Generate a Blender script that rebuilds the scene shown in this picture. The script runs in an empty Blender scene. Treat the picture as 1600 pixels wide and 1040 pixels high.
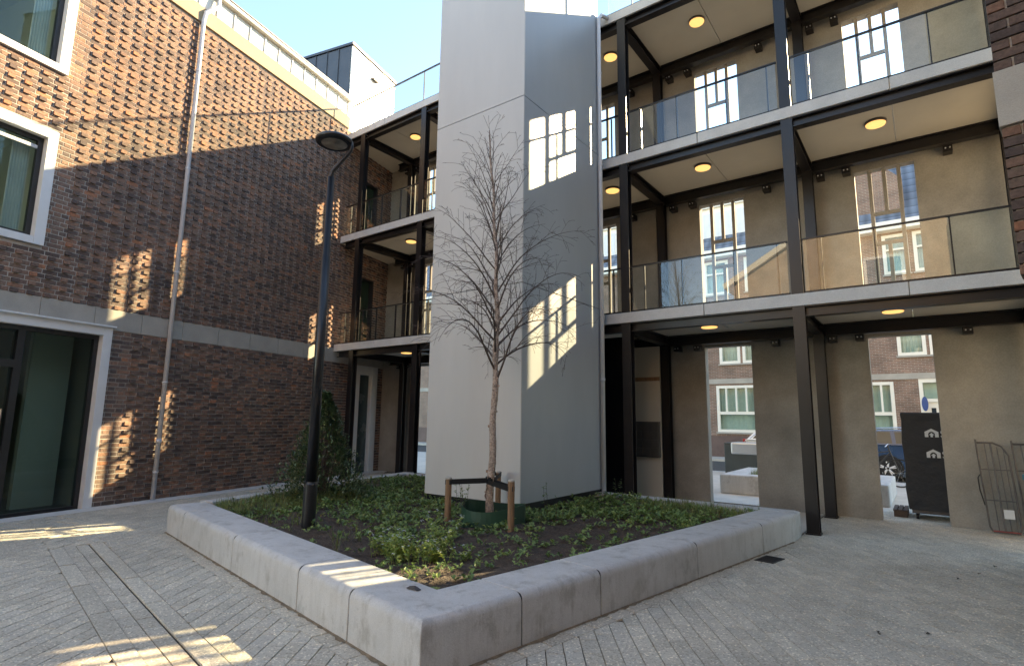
import bpy, math, random
import numpy as np
from mathutils import Vector, Matrix

rng = random.Random(7)
SC = bpy.context.scene
COL = SC.collection

# ------------------------------------------------------------------ camera
CAM_H = 1.6
cr, cu, cf = Vector((0.804, 0.594, 0.013)).normalized(), Vector((0.080, -0.130, 0.988)), Vector((-0.589, 0.794, 0.152))
cf = cf.normalized(); cu = (cu - cf*cu.dot(cf)).normalized(); cr = cf.cross(cu)
FPX = 870.8
cam = bpy.data.cameras.new('camera'); camo = bpy.data.objects.new('camera', cam); COL.objects.link(camo)
M = Matrix.Identity(4)
for i in range(3):
    M[i][0], M[i][1], M[i][2] = cr[i], cu[i], -cf[i]
M.translation = Vector((0, 0, CAM_H))
camo.matrix_world = M
cam.sensor_width = 36; cam.lens = 36*FPX/1600; cam.clip_end = 2000; cam.clip_start = 0.05
SC.camera = camo

def project(P):
    d = Vector(P) - Vector((0, 0, CAM_H)); z = d.dot(cf)
    if z < 0.05: return (-9999, -9999, z)
    return (800 + FPX*d.dot(cr)/z, 520 - FPX*d.dot(cu)/z, z)

# ------------------------------------------------------------------ light
SUN = Vector((0.41, 1.0, 0.60)).normalized()
EL = math.asin(SUN.z); AZ = math.atan2(SUN.x, SUN.y)
w = bpy.data.worlds.new('World'); SC.world = w; w.use_nodes = True
nt = w.node_tree
bg = nt.nodes['Background']
sky = nt.nodes.new('ShaderNodeTexSky'); sky.sky_type = 'NISHITA'; sky.sun_disc = False
sky.sun_elevation = EL; sky.sun_rotation = AZ; sky.altitude = 0; sky.air_density = 1.0; sky.dust_density = 0.1; sky.ozone_density = 3.0
nt.links.new(sky.outputs[0], bg.inputs[0]); bg.inputs[1].default_value = 0.15
sl = bpy.data.lights.new('sun', 'SUN'); sl.energy = 5.0; sl.angle = math.radians(0.5); sl.color = (1.0, 0.82, 0.58)
so = bpy.data.objects.new('sun', sl); COL.objects.link(so)
so.rotation_euler = SUN.to_track_quat('Z', 'Y').to_euler(); so.location = (20, 40, 40)
SC.view_settings.view_transform = 'Standard'; SC.view_settings.look = 'None'
SC.view_settings.exposure = 2.15; SC.view_settings.gamma = 1.0
SC.view_settings.use_white_balance = True; SC.view_settings.white_balance_temperature = 8000; SC.view_settings.white_balance_tint = 7
SC.cycles.max_bounces = 10; SC.cycles.transparent_max_bounces = 24; SC.cycles.diffuse_bounces = 6

# ------------------------------------------------------------------ materials
def new_mat(name):
    m = bpy.data.materials.new(name); m.use_nodes = True
    t = m.node_tree; b = t.nodes['Principled BSDF']
    return m, t, b
def noise(t, scale, detail=4, rough=0.6, vec=None, stretch=None):
    n = t.nodes.new('ShaderNodeTexNoise'); n.inputs['Scale'].default_value = scale
    n.inputs['Detail'].default_value = detail; n.inputs['Roughness'].default_value = rough
    if vec is None:
        tc = t.nodes.new('ShaderNodeNewGeometry'); vec = tc.outputs['Position']
    if stretch:
        mp = t.nodes.new('ShaderNodeMapping'); mp.inputs['Scale'].default_value = stretch
        t.links.new(vec, mp.inputs['Vector']); vec = mp.outputs['Vector']
    t.links.new(vec, n.inputs['Vector'])
    return n
def ramp(t, fac, stops, interp='LINEAR'):
    r = t.nodes.new('ShaderNodeValToRGB'); r.color_ramp.interpolation = interp
    e = r.color_ramp.elements
    while len(e) < len(stops): e.new(0.5)
    for i, (p, c) in enumerate(stops):
        e[i].position = p; e[i].color = (*c, 1) if len(c) == 3 else c
    t.links.new(fac, r.inputs[0]); return r
def mixc(t, a, b, f, mode='MIX'):
    x = t.nodes.new('ShaderNodeMix'); x.data_type = 'RGBA'; x.blend_type = mode
    for sock, v in ((x.inputs[0], f), (x.inputs[6], a), (x.inputs[7], b)):
        if isinstance(v, (int, float)): sock.default_value = v
        elif isinstance(v, tuple): sock.default_value = (*v, 1) if len(v) == 3 else v
        else: t.links.new(v, sock)
    return x.outputs[2]
def bump(t, b, h, strength, dist=0.01):
    n = t.nodes.new('ShaderNodeBump'); n.inputs['Strength'].default_value = strength; n.inputs['Distance'].default_value = dist
    t.links.new(h, n.inputs['Height']); t.links.new(n.outputs[0], b.inputs['Normal'])
def scale(c, k): return tuple(min(1, x*k) for x in c)

def pmat(name, c, var=0.2, sc=3.0, rough=0.6, bmp=0.0, bsc=40.0, metal=0.0, spec=0.5, fine=0.0, fsc=200.0, tint=None, stretch=None, detail=5, bdist=0.01, coat=0):
    m, t, b = new_mat(name)
    n = noise(t, sc, detail, 0.62, stretch=stretch)
    r = ramp(t, n.outputs[0], [(0.3, scale(c, 1-var)), (0.7, tint if tint else scale(c, 1+var))])
    col = r.outputs[0]
    if fine:
        n2 = noise(t, fsc, 2, 0.5)
        r2 = ramp(t, n2.outputs[0], [(0.35, (1-fine,)*3), (0.65, (1+fine,)*3)])
        col = mixc(t, col, r2.outputs[0], 1.0, 'MULTIPLY')
    t.links.new(col, b.inputs['Base Color'])
    rr = t.nodes.new('ShaderNodeMapRange'); rr.inputs['To Min'].default_value = max(0.02, rough-0.1); rr.inputs['To Max'].default_value = min(1, rough+0.12)
    t.links.new(n.outputs[0], rr.inputs[0]); t.links.new(rr.outputs[0], b.inputs['Roughness'])
    b.inputs['Metallic'].default_value = metal; b.inputs['Specular IOR Level'].default_value = spec
    if coat: b.inputs['Coat Weight'].default_value = coat; b.inputs['Coat Roughness'].default_value = 0.05
    if bmp:
        nb = noise(t, bsc, 4, 0.6); bump(t, b, nb.outputs[0], bmp, bdist)
    return m

BRICK_STOPS = [(0.0, (0.122, 0.089, 0.078)), (0.18, (0.193, 0.128, 0.102)), (0.36, (0.263, 0.161, 0.118)), (0.52, (0.157, 0.112, 0.094)),
               (0.66, (0.297, 0.166, 0.114)), (0.80, (0.228, 0.154, 0.118)), (0.95, (0.385, 0.178, 0.106)), (0.97, (0.216, 0.135, 0.103))]
def piece_mat(name, stops, from_attr, rough=0.85, mott=0.35, msc=35, bmp=0.5, bsc=90, speck=0.0, patch=0.0):
    m, t, b = new_mat(name)
    if from_attr:
        a = t.nodes.new('ShaderNodeAttribute'); a.attribute_name = 'rnd'; f = a.outputs['Fac']
    else:
        a = t.nodes.new('ShaderNodeObjectInfo'); f = a.outputs['Random']
    r = ramp(t, f, stops, 'CONSTANT')
    n = noise(t, msc, 4, 0.65)
    r2 = ramp(t, n.outputs[0], [(0.3, (1-mott,)*3), (0.7, (1+mott,)*3)])
    col = mixc(t, r.outputs[0], r2.outputs[0], 1.0, 'MULTIPLY')
    if patch:
        n4 = noise(t, 0.55, 5, 0.65)
        r4 = ramp(t, n4.outputs[0], [(0.32, (1-patch,)*3), (0.68, (1+patch*0.6,)*3)])
        col = mixc(t, col, r4.outputs[0], 1.0, 'MULTIPLY')
    if speck:
        v = t.nodes.new('ShaderNodeTexVoronoi'); v.inputs['Scale'].default_value = 85
        g = t.nodes.new('ShaderNodeNewGeometry'); t.links.new(g.outputs['Position'], v.inputs['Vector'])
        hs = t.nodes.new('ShaderNodeSeparateColor'); t.links.new(v.outputs['Color'], hs.inputs[0])
        rs = ramp(t, hs.outputs[0], [(0, (0.62,)*3), (0.12, (0.92,)*3), (0.6, (1.0,)*3), (0.86, (1.25,)*3), (0.95, (1.75, 1.72, 1.65))], 'CONSTANT')
        col = mixc(t, col, rs.outputs[0], speck, 'MULTIPLY')
    t.links.new(col, b.inputs['Base Color']); b.inputs['Roughness'].default_value = rough; b.inputs['Specular IOR Level'].default_value = 0.3
    nb = noise(t, bsc, 4, 0.6); bump(t, b, nb.outputs[0], bmp, 0.006)
    return m
PAVER_STOPS = [(p, (min(1, c[0]*1.46), c[1]*1.44, c[2]*1.36)) for p, c in [(0.0, (0.335, 0.312, 0.270)), (0.2, (0.380, 0.352, 0.304)), (0.4, (0.350, 0.327, 0.286)), (0.6, (0.400, 0.372, 0.322)), (0.8, (0.366, 0.343, 0.302))]]

def glass_mat(name, tint=(0.90, 0.96, 0.94), ior=1.5, rough=0.0):
    m = bpy.data.materials.new(name); m.use_nodes = True; t = m.node_tree
    for n in list(t.nodes): t.nodes.remove(n)
    o = t.nodes.new('ShaderNodeOutputMaterial'); mx = t.nodes.new('ShaderNodeMixShader')
    tr = t.nodes.new('ShaderNodeBsdfTransparent'); tr.inputs[0].default_value = (*tint, 1)
    gl = t.nodes.new('ShaderNodeBsdfGlossy'); gl.inputs['Roughness'].default_value = rough; gl.inputs['Color'].default_value = (0.95, 0.97, 1, 1)
    fr = t.nodes.new('ShaderNodeFresnel'); fr.inputs[0].default_value = ior
    gm = t.nodes.new('ShaderNodeNewGeometry'); iv = t.nodes.new('ShaderNodeMath'); iv.operation = 'SUBTRACT'; iv.inputs[0].default_value = 1.0
    t.links.new(gm.outputs['Backfacing'], iv.inputs[1]); ml = t.nodes.new('ShaderNodeMath'); ml.operation = 'MULTIPLY'
    t.links.new(fr.outputs[0], ml.inputs[0]); t.links.new(iv.outputs[0], ml.inputs[1])
    t.links.new(ml.outputs[0], mx.inputs[0]); t.links.new(tr.outputs[0], mx.inputs[1]); t.links.new(gl.outputs[0], mx.inputs[2]); t.links.new(mx.outputs[0], o.inputs[0])
    return m
def emit_mat(name, c, s):
    m, t, b = new_mat(name)
    b.inputs['Base Color'].default_value = (0.35, 0.28, 0.2, 1); b.inputs['Emission Color'].default_value = (*c, 1); b.inputs['Emission Strength'].default_value = s
    return m

MT = {}
MT['brick_obj'] = piece_mat('brick_obj', BRICK_STOPS, False, patch=0.22)
MT['brick_attr'] = piece_mat('brick_attr', BRICK_STOPS, True, patch=0.22)
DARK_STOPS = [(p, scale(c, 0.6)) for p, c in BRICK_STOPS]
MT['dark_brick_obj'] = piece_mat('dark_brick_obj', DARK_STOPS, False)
MT['paver_obj'] = piece_mat('paver_obj', PAVER_STOPS, False, mott=0.12, msc=60, bmp=0.35, bsc=180, speck=0.8, rough=0.8, patch=0.16)
MT['paver_attr'] = piece_mat('paver_attr', PAVER_STOPS, True, mott=0.12, msc=60, bmp=0.35, bsc=180, speck=0.8, rough=0.8, patch=0.16)
MT['mortar'] = pmat('mortar', (0.47, 0.43, 0.38), 0.2, 6, 0.9, 0.4, 120)
MT['sand_joint'] = pmat('sand_joint', (0.055, 0.048, 0.040), 0.3, 9, 0.95, 0.4, 150)
MT['stone'] = pmat('stone', (0.40, 0.37, 0.32), 0.14, 2.2, 0.8, 0.25, 60, fine=0.06, fsc=150)
MT['cope_stone'] = pmat('cope_stone', (0.32, 0.25, 0.165), 0.14, 3, 0.8, 0.2, 60)
MT['white_zinc'] = pmat('white_zinc', (0.58, 0.565, 0.51), 0.06, 2, 0.45, 0.05, 8, spec=0.5)
MT['white_paint'] = pmat('white_paint', (0.74, 0.75, 0.745), 0.05, 3, 0.5, 0.04, 30)
MT['black_frame'] = pmat('black_frame', (0.018, 0.018, 0.020), 0.25, 4, 0.4, 0.04, 30)
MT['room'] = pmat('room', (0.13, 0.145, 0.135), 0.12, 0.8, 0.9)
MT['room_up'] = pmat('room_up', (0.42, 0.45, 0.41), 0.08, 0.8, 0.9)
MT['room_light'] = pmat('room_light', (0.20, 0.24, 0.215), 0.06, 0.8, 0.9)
MT['glass'] = glass_mat('glass', (0.86, 0.93, 0.90), 1.55)
MT['balustrade_glass'] = glass_mat('balustrade_glass', (0.93, 0.97, 0.965), 1.72)
MT['pipe'] = pmat('pipe', (0.62, 0.63, 0.65), 0.06, 3, 0.38)
MT['steel'] = pmat('steel', (0.014, 0.0115, 0.0115), 0.25, 3, 0.34, 0.06, 25, spec=0.4)
MT['concrete'] = pmat('concrete', (0.60, 0.585, 0.555), 0.10, 2.4, 0.75, 0.25, 60, fine=0.07, fsc=120, stretch=(1, 1, 1))
MT['plaster'] = pmat('plaster', (0.285, 0.262, 0.225), 0.26, 1.1, 0.85, 0.15, 25, fine=0.07, fsc=45, detail=9)
MT['soffit'] = pmat('soffit', (0.52, 0.47, 0.385), 0.06, 1.2, 0.7, 0.08, 20)
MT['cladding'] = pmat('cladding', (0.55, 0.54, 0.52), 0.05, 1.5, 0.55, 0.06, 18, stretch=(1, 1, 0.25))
MT['cladding_shaded'] = pmat('cladding_shaded', (0.375, 0.395, 0.412), 0.06, 1.2, 0.42, 0.05, 14, stretch=(1, 1.3, 0.35))  # cladding of the right face, its shade put into a darker bluish colour
MT['lamp_glow'] = emit_mat('lamp_glow', (1.0, 0.54, 0.19), 0.34)
MT['lamp_rim'] = pmat('lamp_rim', (0.12, 0.09, 0.07), 0.1, 3, 0.5)
MT['planter'] = None
MT['soil'] = pmat('soil', (0.080, 0.058, 0.044), 0.5, 14, 0.95, 1.0, 45, bdist=0.03, fine=0.3, fsc=90)
MT['bark'] = pmat('bark', (0.40, 0.27, 0.21), 0.45, 16, 0.85, 0.6, 60, fine=0.35, fsc=45, tint=(0.50, 0.40, 0.33))
MT['twig'] = pmat('twig', (0.085, 0.062, 0.054), 0.3, 20, 0.8)
MT['timber'] = pmat('timber', (0.23, 0.135, 0.075), 0.3, 6, 0.8, 0.3, 40, stretch=(6, 6, 0.6))
MT['strap'] = pmat('strap', (0.013, 0.013, 0.014), 0.2, 6, 0.6)
MT['green_plastic'] = pmat('green_plastic', (0.020, 0.062, 0.038), 0.15, 5, 0.5)
MT['lamp_black'] = pmat('lamp_black', (0.012, 0.0125, 0.015), 0.15, 4, 0.33, spec=0.5)
MT['diffuser'] = pmat('diffuser', (0.42, 0.40, 0.36), 0.35, 9, 0.35)
MT['dark_zinc'] = pmat('dark_zinc', (0.075, 0.080, 0.092), 0.12, 2, 0.42, 0.05, 10, metal=0.3)
MT['bright_panel'] = pmat('bright_panel', (0.82, 0.81, 0.77), 0.03, 2, 0.27, 0.02, 6, spec=0.8)
MT['asphalt'] = pmat('asphalt', (0.075, 0.073, 0.070), 0.15, 3, 0.9, 0.4, 90, fine=0.2)
MT['street_tile'] = pmat('street_tile', (0.55, 0.50, 0.43), 0.12, 2, 0.85, 0.2, 60, fine=0.08)
MT['iron'] = pmat('iron', (0.035, 0.036, 0.038), 0.2, 20, 0.6, 0.2, 60, metal=0.4)
MT['black_gloss'] = pmat('black_gloss', (0.008, 0.008, 0.009), 0.1, 2, 0.18, spec=0.5)
MT['mailbox'] = pmat('mailbox', (0.075, 0.065, 0.055), 0.15, 4, 0.45)
MT['curtain'] = pmat('curtain', (0.52, 0.53, 0.50), 0.1, 3, 0.9)
MT['cream'] = pmat('cream', (0.84, 0.80, 0.70), 0.05, 2, 0.5)
MT['rear_roof'] = pmat('rear_roof', (0.16, 0.09, 0.07), 0.2, 2, 0.8)
MT['wire'] = pmat('wire', (0.105, 0.092, 0.086), 0.3, 8, 0.45, metal=0.2)
MT['red_wire'] = pmat('red_wire', (0.24, 0.05, 0.04), 0.25, 8, 0.5)
MT['turquoise'] = pmat('turquoise', (0.03, 0.28, 0.36), 0.1, 4, 0.4)
MT['white_plain'] = pmat('white_plain', (0.72, 0.72, 0.70), 0.05, 4, 0.6)
MT['cover_black'] = pmat('cover_black', (0.016, 0.017, 0.020), 0.25, 3, 0.55, 0.25, 7, bdist=0.05)
MT['pallet'] = pmat('pallet', (0.10, 0.075, 0.06), 0.2, 5, 0.8)
MT['tyre'] = pmat('tyre', (0.012, 0.012, 0.012), 0.1, 5, 0.8)
MT['rim'] = pmat('rim', (0.70, 0.70, 0.71), 0.04, 5, 0.35, metal=0.2)
MT['car_blue'] = pmat('car_blue', (0.022, 0.055, 0.13), 0.05, 2, 0.25, coat=0.8)
MT['car_white'] = pmat('car_white', (0.78, 0.78, 0.77), 0.02, 2, 0.3, coat=0.8)
MT['car_glass'] = pmat('car_glass', (0.02, 0.027, 0.034), 0.1, 2, 0.06, spec=0.8)
MT['chrome'] = pmat('chrome', (0.75, 0.75, 0.76), 0.03, 3, 0.15, metal=1.0)
MT['red_lens'] = pmat('red_lens', (0.42, 0.02, 0.02), 0.1, 3, 0.2)
MT['bin_grey'] = pmat('bin_grey', (0.045, 0.055, 0.055), 0.1, 3, 0.5)
MT['bin_steel'] = pmat('bin_steel', (0.52, 0.53, 0.54), 0.06, 3, 0.35, metal=0.7)
MT['wrapper'] = pmat('wrapper', (0.05, 0.045, 0.045), 0.4, 40, 0.6)
MT['dry_leaf'] = pmat('dry_leaf', (0.035, 0.022, 0.014), 0.3, 30, 0.8)
MT['blue_enamel'] = pmat('blue_enamel', (0.03, 0.08, 0.25), 0.1, 4, 0.3)

def planter_mat():
    m, t, b = new_mat('planter_concrete')
    n = noise(t, 1.6, 6, 0.65); r = ramp(t, n.outputs[0], [(0.28, (0.46, 0.45, 0.43)), (0.5, (0.55, 0.54, 0.52)), (0.74, (0.62, 0.61, 0.59))])
    n2 = noise(t, 5.0, 5, 0.7, stretch=(3.2, 3.2, 0.35)); r2 = ramp(t, n2.outputs[0], [(0.30, (0.74, 0.72, 0.69)), (0.52, (1.0, 1.0, 1.0))])
    n3 = noise(t, 150, 2, 0.5); r3 = ramp(t, n3.outputs[0], [(0.3, (0.88,)*3), (0.7, (1.08,)*3)])
    col = mixc(t, mixc(t, r.outputs[0], r2.outputs[0], 0.45, 'MULTIPLY'), r3.outputs[0], 1.0, 'MULTIPLY')
    n5 = noise(t, 2.6, 4, 0.6); r5 = ramp(t, n5.outputs[0], [(0.60, (1, 1, 1)), (0.72, (0.66, 0.64, 0.60))])
    col = mixc(t, col, r5.outputs[0], 0.7, 'MULTIPLY')
    vo = t.nodes.new('ShaderNodeTexVoronoi'); vo.inputs['Scale'].default_value = 26
    gg = t.nodes.new('ShaderNodeNewGeometry'); t.links.new(gg.outputs['Position'], vo.inputs['Vector'])
    rv = ramp(t, vo.outputs['Distance'], [(0.055, (0.55, 0.53, 0.5)), (0.10, (1, 1, 1))])
    col = mixc(t, col, rv.outputs[0], 0.8, 'MULTIPLY')
    n6 = noise(t, 3.4, 6, 0.7, stretch=(1.4, 1.4, 0.8)); r6 = ramp(t, n6.outputs[0], [(0.36, (0.70, 0.68, 0.65)), (0.46, (1, 1, 1))])
    col = mixc(t, col, r6.outputs[0], 0.75, 'MULTIPLY')
    t.links.new(col, b.inputs['Base Color']); b.inputs['Roughness'].default_value = 0.72
    nb = noise(t, 70, 5, 0.65); bump(t, b, nb.outputs[0], 0.25, 0.008)
    return m
MT['planter'] = planter_mat()

def house_brick():
    m, t, b = new_mat('house_brick')
    g = t.nodes.new('ShaderNodeNewGeometry'); sp = t.nodes.new('ShaderNodeSeparateXYZ'); t.links.new(g.outputs['Position'], sp.inputs[0])
    ad = t.nodes.new('ShaderNodeMath'); ad.operation = 'ADD'; t.links.new(sp.outputs[0], ad.inputs[0]); t.links.new(sp.outputs[1], ad.inputs[1])
    cb = t.nodes.new('ShaderNodeCombineXYZ'); t.links.new(ad.outputs[0], cb.inputs[0]); t.links.new(sp.outputs[2], cb.inputs[1])
    br = t.nodes.new('ShaderNodeTexBrick'); br.inputs['Scale'].default_value = 1.0
    br.inputs['Brick Width'].default_value = 0.22; br.inputs['Row Height'].default_value = 0.065; br.inputs['Mortar Size'].default_value = 0.007
    br.inputs['Color1'].default_value = (0.27, 0.16, 0.115, 1); br.inputs['Color2'].default_value = (0.19, 0.12, 0.09, 1); br.inputs['Mortar'].default_value = (0.34, 0.29, 0.24, 1)
    t.links.new(cb.outputs[0], br.inputs['Vector'])
    n = noise(t, 1.2, 5, 0.6); r = ramp(t, n.outputs[0], [(0.3, (0.72,)*3), (0.7, (1.25,)*3)])
    t.links.new(mixc(t, br.outputs['Color'], r.outputs[0], 1.0, 'MULTIPLY'), b.inputs['Base Color']); b.inputs['Roughness'].default_value = 0.9
    bump(t, b, br.outputs['Fac'], -0.4, 0.01)
    return m
MT['house_brick'] = house_brick()
MT['buff_brick'] = house_brick(); MT['buff_brick'].name = 'buff_brick'
for nd in MT['buff_brick'].node_tree.nodes:
    if nd.type == 'TEX_BRICK':
        nd.inputs['Color1'].default_value = (0.50, 0.35, 0.23, 1); nd.inputs['Color2'].default_value = (0.42, 0.29, 0.19, 1); nd.inputs['Mortar'].default_value = (0.52, 0.46, 0.38, 1)
def roof_tile():
    m, t, b = new_mat('roof_tile')
    wv = t.nodes.new('ShaderNodeTexWave'); wv.wave_type = 'BANDS'; wv.bands_direction = 'X'; wv.inputs['Scale'].default_value = 0.9
    g = t.nodes.new('ShaderNodeNewGeometry'); t.links.new(g.outputs['Position'], wv.inputs['Vector'])
    w2 = t.nodes.new('ShaderNodeTexWave'); w2.wave_type = 'BANDS'; w2.bands_direction = 'Z'; w2.inputs['Scale'].default_value = 0.75; w2.wave_profile = 'SAW'
    t.links.new(g.outputs['Position'], w2.inputs['Vector'])
    r = ramp(t, w2.outputs[0], [(0, (0.075, 0.085, 0.10)), (0.15, (0.15, 0.17, 0.20)), (1, (0.20, 0.22, 0.26))])
    r2 = ramp(t, wv.outputs[0], [(0, (0.7,)*3), (1, (1.1,)*3)])
    t.links.new(mixc(t, r.outputs[0], r2.outputs[0], 1.0, 'MULTIPLY'), b.inputs['Base Color']); b.inputs['Roughness'].default_value = 0.7
    bump(t, b, wv.outputs[0], 0.4, 0.03)
    return m
MT['roof_tile'] = roof_tile()
def leaf_mat(name, stops, trans=0.25):
    m, t, b = new_mat(name)
    a = t.nodes.new('ShaderNodeAttribute'); a.attribute_name = 'rnd'
    r = ramp(t, a.outputs['Fac'], stops)
    t.links.new(r.outputs[0], b.inputs['Base Color']); b.inputs['Roughness'].default_value = 0.4; b.inputs['Specular IOR Level'].default_value = 0.5
    tl = t.nodes.new('ShaderNodeBsdfTranslucent'); t.links.new(r.outputs[0], tl.inputs[0])
    mx = t.nodes.new('ShaderNodeMixShader'); mx.inputs[0].default_value = trans
    o = t.nodes['Material Output']; t.links.new(b.outputs[0], mx.inputs[1]); t.links.new(tl.outputs[0], mx.inputs[2]); t.links.new(mx.outputs[0], o.inputs[0])
    return m
MT['leaf_cover'] = leaf_mat('leaf_cover', [(0, (0.090, 0.152, 0.049)), (0.5, (0.161, 0.250, 0.076)), (0.85, (0.262, 0.348, 0.102)), (1, (0.382, 0.356, 0.125))])
MT['grass'] = leaf_mat('grass', [(0, (0.105, 0.151, 0.044)), (0.6, (0.187, 0.237, 0.068)), (1, (0.389, 0.315, 0.137))])
MT['shrub_leaf'] = leaf_mat('shrub_leaf', [(0, (0.051, 0.086, 0.038)), (0.6, (0.090, 0.143, 0.060)), (0.93, (0.166, 0.216, 0.086)), (1, (0.370, 0.375, 0.216))], 0.12)
MT['flower_leaf'] = leaf_mat('flower_leaf', [(0, (0.180, 0.262, 0.065)), (0.6, (0.295, 0.389, 0.098)), (1, (0.506, 0.545, 0.164))], 0.3)
MT['petal'] = leaf_mat('petal', [(0, (0.62, 0.66, 0.72)), (1, (0.78, 0.80, 0.82))], 0.3)
MT['mulch'] = leaf_mat('mulch', [(0, (0.031, 0.020, 0.014)), (0.7, (0.105, 0.065, 0.042)), (1, (0.238, 0.155, 0.098))], 0.0)

# ------------------------------------------------------------------ mesh helpers
class MB:
    def __init__(s): s.v = []; s.f = []; s.r = []
    def add(s, vs, fs, rnd=None):
        o = len(s.v); s.v += [tuple(v) for v in vs]; s.f += [tuple(i+o for i in f) for f in fs]
        s.r += [rnd if rnd is not None else 0.5]*len(vs); return s
    def box(s, x0, x1, y0, y1, z0, z1, fr=None, rnd=None, skip=()):
        if x0 > x1: x0, x1 = x1, x0
        if y0 > y1: y0, y1 = y1, y0
        if z0 > z1: z0, z1 = z1, z0
        vs = [(x0, y0, z0), (x1, y0, z0), (x1, y1, z0), (x0, y1, z0), (x0, y0, z1), (x1, y0, z1), (x1, y1, z1), (x0, y1, z1)]
        if fr: vs = [fr(*v) for v in vs]
        return s.add(vs, [(0, 3, 2, 1), (4, 5, 6, 7), (0, 1, 5, 4), (1, 2, 6, 5), (2, 3, 7, 6), (3, 0, 4, 7)], rnd)
    def prism(s, poly, z0, z1, fr=None, rnd=None):
        n = len(poly)
        a = sum(poly[i][0]*poly[(i+1) % n][1]-poly[(i+1) % n][0]*poly[i][1] for i in range(n))
        if a < 0: poly = poly[::-1]
        vs = [(x, y, z0) for x, y in poly] + [(x, y, z1) for x, y in poly]
        if fr: vs = [fr(*v) for v in vs]
        fs = [tuple(range(n-1, -1, -1)), tuple(range(n, 2*n))] + [(i, (i+1) % n, n+(i+1) % n, n+i) for i in range(n)]
        return s.add(vs, fs, rnd)
    def tube(s, pts, rad, n=8, cap=True, rnd=None):
        pts = [Vector(p) for p in pts]
        if not isinstance(rad, (list, tuple)): rad = [rad]*len(pts)
        vs = []; prev = None
        for i, p in enumerate(pts):
            d = (pts[min(i+1, len(pts)-1)] - pts[max(i-1, 0)]).normalized()
            if prev is None:
                a = d.orthogonal().normalized()
            else:
                a = (prev - d*prev.dot(d))
                a = a.normalized() if a.length > 1e-6 else d.orthogonal().normalized()
            prev = a; b = d.cross(a)
            for k in range(n):
                t = 2*math.pi*k/n; vs.append(p + (a*math.cos(t)+b*math.sin(t))*rad[i])
        fs = []
        for i in range(len(pts)-1):
            for k in range(n):
                fs.append((i*n+k, i*n+(k+1) % n, (i+1)*n+(k+1) % n, (i+1)*n+k))
        if cap:
            fs.append(tuple(range(n-1, -1, -1))); fs.append(tuple(range((len(pts)-1)*n, len(pts)*n)))
        return s.add(vs, fs, rnd)
    def lathe(s, prof, c=(0, 0, 0), n=24, fr=None):
        vs = []
        for r, z in prof:
            for k in range(n):
                t = 2*math.pi*k/n; p = (c[0]+r*math.cos(t), c[1]+r*math.sin(t), c[2]+z)
                vs.append(fr(*p) if fr else p)
        fs = []
        for i in range(len(prof)-1):
            for k in range(n): fs.append((i*n+k, i*n+(k+1) % n, (i+1)*n+(k+1) % n, (i+1)*n+k))
        fs.append(tuple(range(n-1, -1, -1))); fs.append(tuple(range((len(prof)-1)*n, len(prof)*n)))
        return s.add(vs, fs)
    def build(s, name, mat, parent=None, smooth=False, bevel=0, base=None, label=None, cat=None, group=None, kind=None, attr=False, segs=2):
        org = wloc(parent) if parent else Vector((0, 0, 0))
        if base is not None: org = org*0 + Vector(base) if not parent else org
        me = bpy.data.meshes.new(name)
        me.from_pydata([(x-org.x, y-org.y, z-org.z) for x, y, z in s.v], [], s.f)
        if attr:
            at = me.attributes.new('rnd', 'FLOAT', 'POINT'); at.data.foreach_set('value', np.array(s.r, dtype=np.float32))
        me.materials.append(MT[mat] if isinstance(mat, str) else mat)
        if smooth:
            me.polygons.foreach_set('use_smooth', [True]*len(me.polygons))
        me.update()
        o = bpy.data.objects.new(name, me); COL.objects.link(o)
        if parent: o.parent = parent
        else: o.location = org
        if bevel:
            bv = o.modifiers.new('bevel', 'BEVEL'); bv.width = bevel; bv.segments = segs; bv.limit_method = 'ANGLE'; bv.angle_limit = math.radians(40)
        tag(o, label, cat, group, kind)
        return o
def wloc(o):
    p = Vector((0, 0, 0))
    while o: p += o.location; o = o.parent
    return p
def tag(o, label=None, cat=None, group=None, kind=None):
    if label: o['label'] = label
    if cat: o['category'] = cat
    if group: o['group'] = group
    if kind: o['kind'] = kind
def thing(name, label, cat, loc=(0, 0, 0), group=None):
    o = bpy.data.objects.new(name, None); COL.objects.link(o); o.location = loc; o.empty_display_size = 0.2
    tag(o, label, cat, group); return o
def B(x0, x1, y0, y1, z0, z1, fr=None): return MB().box(x0, x1, y0, y1, z0, z1, fr)

# ------------------------------------------------------------------ frames
WA = math.radians(13.13)
WD = Vector((-math.sin(WA), math.cos(WA), 0)); WN = Vector((math.cos(WA), math.sin(WA), 0))
P0 = Vector((-11.98, 4.71, 0))
def FW(s, o, z): p = P0 + WD*s + WN*o; return (p.x, p.y, z)      # along the brick wall, outwards, up
QA = math.radians(9.46)
PL = Vector((-math.cos(QA), math.sin(QA), 0)); PR = Vector((math.sin(QA), math.cos(QA), 0)); PA = Vector((-2.60, 2.61, 0))
def FP(a, b, z): p = PA + PL*a + PR*b; return (p.x, p.y, z)      # planter axes
def to_ab(x, y): d = Vector((x, y, 0))-PA; return d.dot(PL), d.dot(PR)

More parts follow.
